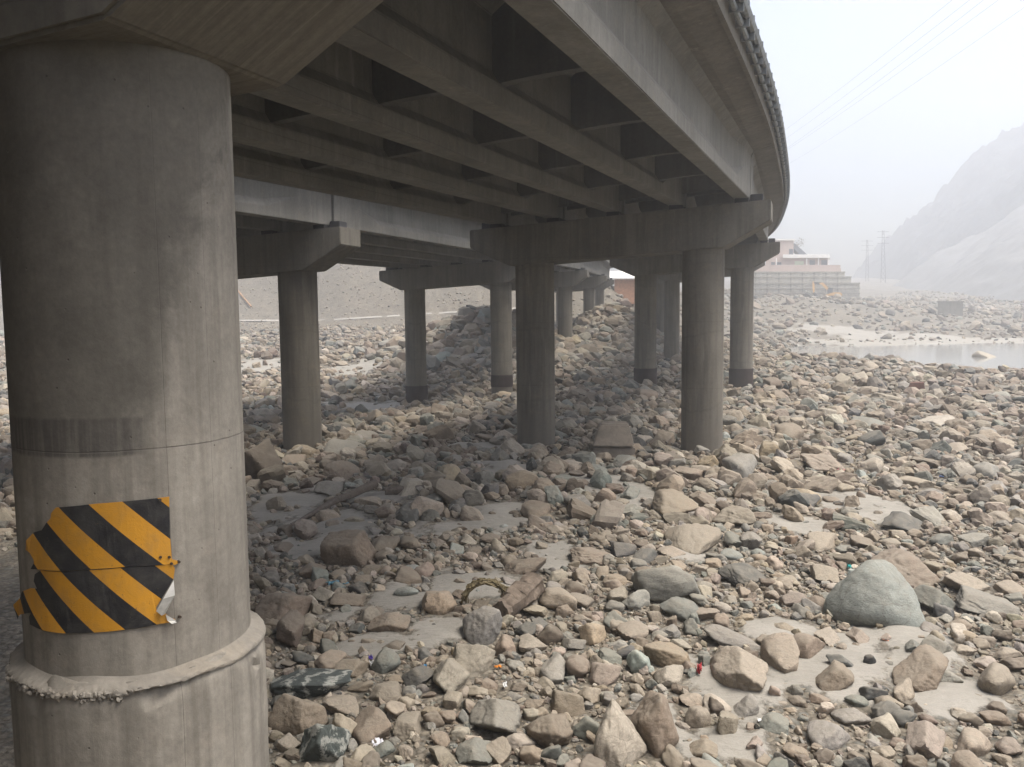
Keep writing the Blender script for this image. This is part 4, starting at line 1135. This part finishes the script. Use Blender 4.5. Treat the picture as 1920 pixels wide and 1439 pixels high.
m = MB(); block(m, pt, 1420, 447, 1488, 482, 7, 14); m.build('upper_wall', M['pink'], h)
m = MB(); block(m, pt, 1418, 444.5, 1490, 447.5, 6.6, 14.4); m.build('upper_roof', M['white'], h)
for (x0, y0, x1, y1, mt, d) in [(1479.5, 464, 1487, 475, 'glass', 6.9), (1446, 490, 1453, 500, 'glass', 5.9), (1456, 490, 1465, 500, 'glass', 5.9), (1490, 488, 1507, 503, 'greenp', 5.9), (1518, 486, 1528, 503, 'glass', 5.9), (1540, 486, 1551, 503, 'glass', 5.9)]:
    m = MB(); block(m, pt, x0, y0, x1, y1, d, d + .3); o = m.build('window', M[mt], h)
    m = MB(); block(m, pt, x0 - .8, y1, x1 + .8, y1 + 1, d - .15, d + .3); m.build('sill', M['white'], o)
for x in (1455, 1512, 1534, 1553):
    m = MB(); block(m, pt, x, 482, x + 1.6, 503, 4.8, 5.1); m.build('post', M['white'], h)
m = MB(); q = [pt(1490, 452, 9), pt(1496, 458, 9), pt(1516, 476, 9), pt(1502, 476, 9), pt(1488, 462, 9)]
m.loft([q, [v + np.array((0, 3.0, 0)) for v in q]]); m.build('sloping_roof', M['roof'], h)
# small bare tree on the roof line
tr = thing('tree', 'small bare tree rising behind the pink house', 'tree', loc=pt(1492, 482, 16))
m = MB(); m.tube([pt(1492, 482, 16), pt(1492, 462, 16), pt(1495, 450, 16)], [.16, .12, .05], 6); m.build('trunk', M['wood_grey'], tr)
m = MB(); gt = np.random.default_rng(4)
for i in range(16):
    a = pt(1492 + gt.uniform(-2, 3), gt.uniform(452, 466), 16); b = a + np.array((gt.normal(0, .9), gt.normal(0, .8), gt.uniform(.4, 1.6))); m.tube([a, b, b + (b - a) * .4 + gt.normal(0, .2, 3)], [.05, .03, .01], 4)
    for j in range(14):
        c = b + gt.normal(0, .45, 3); m.add([c, c + gt.normal(0, .16, 3), c + gt.normal(0, .16, 3)], [(0, 1, 2)])
tag(m.build('crown', M['leaf'], tr), kind='stuff')
# excavator
E = hit(1556, 561); ZE = depth_of(E); pt, k = Hf(ZE)
yb = project(E)[1]; print('excavator', E, ZE, yb, 'wall', HZd)
x = thing('excavator', 'small orange excavator with raised folded arm below the stone wall', 'excavator', loc=pt(1556, yb))
S_ = lambda dy: yb - dy
for d in (0, 1.6):
    m = MB(); n = 12; prof = []
    for (cx_, a0) in ((1571, -90), (1549, 90)):
        for i in range(n): a = R(a0 + 180 * i / (n - 1)); prof.append((cx_ + 3 * math.cos(a), 3 + 3 * math.sin(a)))
    m.loft([[pt(a, S_(b), d) for a, b in prof], [pt(a, S_(b), d + .5) for a, b in prof]]); m.build('track', M['track'], x)
m = MB(); m.loft([[pt(a, S_(b), d) for a, b in ((1549, 6.2), (1578, 6.2), (1580, 8), (1577, 12), (1561, 12.5), (1549, 9))] for d in (0, 2.1)]); m.build('body', M['orange'], x, bevel=.05)
m = MB(); m.loft([[pt(a, S_(b), d) for a, b in ((1551, 9), (1561, 12), (1562, 21), (1555, 22), (1551, 17))] for d in (-.05, .95)]); cb = m.build('cab', M['track'], x, bevel=.04)
m = MB(); m.loft([[pt(a, S_(b), d) for a, b in ((1552.5, 13), (1559.5, 14.5), (1560, 20), (1555.5, 20.5), (1552.5, 17))] for d in (-.12, -.06)]); m.build('window', M['glass'], cb)
def bar(pts, w, name, mat, dd=(1.0, 1.4), par=x):
    m = MB(); L_ = []; Rr = []
    for i, (a, b) in enumerate(pts):
        t0, t1 = pts[max(i - 1, 0)], pts[min(i + 1, len(pts) - 1)]; dx, dy = t1[0] - t0[0], t1[1] - t0[1]; ln = math.hypot(dx, dy); wv = w[i] if hasattr(w, '__len__') else w
        L_.append((a - dy / ln * wv, b + dx / ln * wv)); Rr.append((a + dy / ln * wv, b - dx / ln * wv))
    q = L_ + Rr[::-1]
    m.loft([[pt(a, S_(b), d) for a, b in q] for d in dd]); return m.build(name, mat, par)
bar([(1556, 10), (1550, 21), (1542, 29), (1536, 29)], [1.6, 2.6, 2.4, 1.3], 'boom', M['orange'])
bar([(1540, 31), (1533, 31.5), (1526, 31)], .9, 'hydraulic_ram', M['track'], (1.1, 1.3))
bar([(1537, 28), (1529, 30), (1525.5, 31)], 1.2, 'link_arm', M['track'])
bar([(1525, 33), (1525.5, 22), (1526, 12)], [1.6, 2.3, 1.6], 'stick', M['orange'])
bar([(1526, 12), (1528, 8), (1533, 7)], [1.8, 2.6, .8], 'bucket', M['track'], (.7, 1.7))
# concrete box in the rubble on the right
B = hit(1782, 592); pt, k = Hf(depth_of(B)); m = MB(); block(m, pt, 1758, 567, 1806, 594, 0, 4); block(m, pt, 1756, 565, 1808, 567.4, -.15, 4.15)
tag(m.build('concrete_culvert', M['cap']), 'square grey concrete box standing in the far rubble', 'concrete box')
# brick house beyond the piers
B = hit(1172, 562); pt, k = Hf(min(depth_of(B), 160)); hh = thing('brick_house', 'orange brick house with white roof seen between the far piers', 'house', loc=pt(1180, 562))
m = MB(); block(m, pt, 1152, 523, 1215, 570, 0, 7); m.build('wall', M['brick'], hh)
m = MB(); q0 = [pt(1138, 524, -.8), pt(1222, 524, -.8), pt(1222, 521, -.8), pt(1138, 521, -.8)]; q1 = [pt(1138, 508, 8), pt(1222, 508, 8), pt(1222, 505, 8), pt(1138, 505, 8)]; m.loft([q0, q1]); m.build('roof', M['white'], hh)
# brown wall along the top of the left bank, orange pipe, pale track
pt, k = Hf(186); m = MB(); block(m, pt, 440, 486, 700, 513, 0, 2); block(m, pt, 690, 488, 780, 509, .3, 2.3); block(m, pt, 770, 482, 960, 506, .6, 2.6)
tag(m.build('bank_wall', plain('brown_wall', (.24, .20, .185), .9, 0, .2, .5)), 'dull brown wall along the crest of the left bank', 'wall')
A_, B_ = hit(446, 550), hit(471, 580); m = MB(); m.tube([A_ + up * .5, B_ + up * .5], .16, 8)
tag(m.build('orange_pipe', plain('faded_orange', (.38, .22, .12)), None, True), 'faded orange pipe running down the left bank beside the near pillar', 'pipe')
m = MB(); rows = []
for px in range(380, 1000, 5):
    py = 601 - max(0, px - 600) * .062; a, b = hit(px, py), hit(px, py + 2.6); rows.append((a + up * .12, b + up * .12))
m.add([p for r in rows for p in r], [(i * 2, i * 2 + 1, i * 2 + 3, i * 2 + 2) for i in range(len(rows) - 1)])
tag(m.build('track', M['track_dirt']), 'pale dirt track along the foot of the left bank', 'track', kind='structure')
# pylons and power lines
def pylon(px, ytop, ybot, Z, wpx, label):
    pt, k = Hf(Z); T = thing('pylon', label, 'pylon', 'pylons in the haze', pt(px, ybot)); m = MB()
    H = ybot - ytop
    for d in (0, wpx * k * 2):
        for sx in (-1, 1): m.tube([pt(px + sx * wpx, ybot, d), pt(px + sx * wpx * .35, ytop, d * .5)], .08, 5)
    for i in range(9):
        t0, t1 = i / 9, (i + 1) / 9; w0, w1 = wpx * (1 - .65 * t0), wpx * (1 - .65 * t1)
        m.tube([pt(px - w0, ybot - H * t0), pt(px + w1, ybot - H * t1)], .04, 4); m.tube([pt(px + w0, ybot - H * t0), pt(px - w1, ybot - H * t1)], .04, 4)
    m.build('lattice_tower', M['wire'], T)
    for t in (.97, .86, .75):
        m = MB(); m.tube([pt(px - 11, ybot - H * t), pt(px + 11, ybot - H * t)], .07, 5); m.build('cross_arm', M['wire'], T)
pylon(1656, 432, 530, 330, 4.5, 'taller hazy lattice pylon near the foot of the mountain')
pylon(1626, 450, 528, 390, 3.2, 'shorter hazy pylon left of the taller one')
for i, (xa, ya, xb, yb_) in enumerate([(1488, 232, 1790, -12), (1488, 246, 1822, -10), (1490, 262, 1846, -8), (1494, 258, 1880, -10), (1550, 248, 1935, 2)]):
    a, b = at(xa - 90, ya + 62 + i * 2, 330), at(xb + 60, yb_ - 40, 110); n = 24
    m = MB(); m.tube([a + (b - a) * t - up * 9 * 4 * t * (1 - t) * .12 for t in np.linspace(0, 1, n)], .02, 5)
    tag(m.build('power_line', M['wire'], None, True), ['uppermost', 'second', 'third', 'fourth', 'lowest'][i] + ' thin power cable crossing the white sky', 'power cable', 'power cables in the sky')
# ------------------------------------------------------------------ haze
HZ = .0022
m = MB(); m.box((110, 320, 82), 900, 780, 176)
hz = m.build('haze', [])
hm = bpy.data.materials.new('valley_haze'); hm.use_nodes = True
for n in list(hm.node_tree.nodes):
    if n.type == 'BSDF_PRINCIPLED': hm.node_tree.nodes.remove(n)
pv = hm.node_tree.nodes.new('ShaderNodeVolumePrincipled')
pv.inputs['Color'].default_value = (.925, .945, .965, 1); pv.inputs['Density'].default_value = HZ; pv.inputs['Anisotropy'].default_value = .5
hm.node_tree.links.new(pv.outputs[0], [n for n in hm.node_tree.nodes if n.type == 'OUTPUT_MATERIAL'][0].inputs['Volume'])
hz.data.materials.append(hm)
tag(hz, 'pale dusty haze filling the valley', 'haze', kind='stuff')
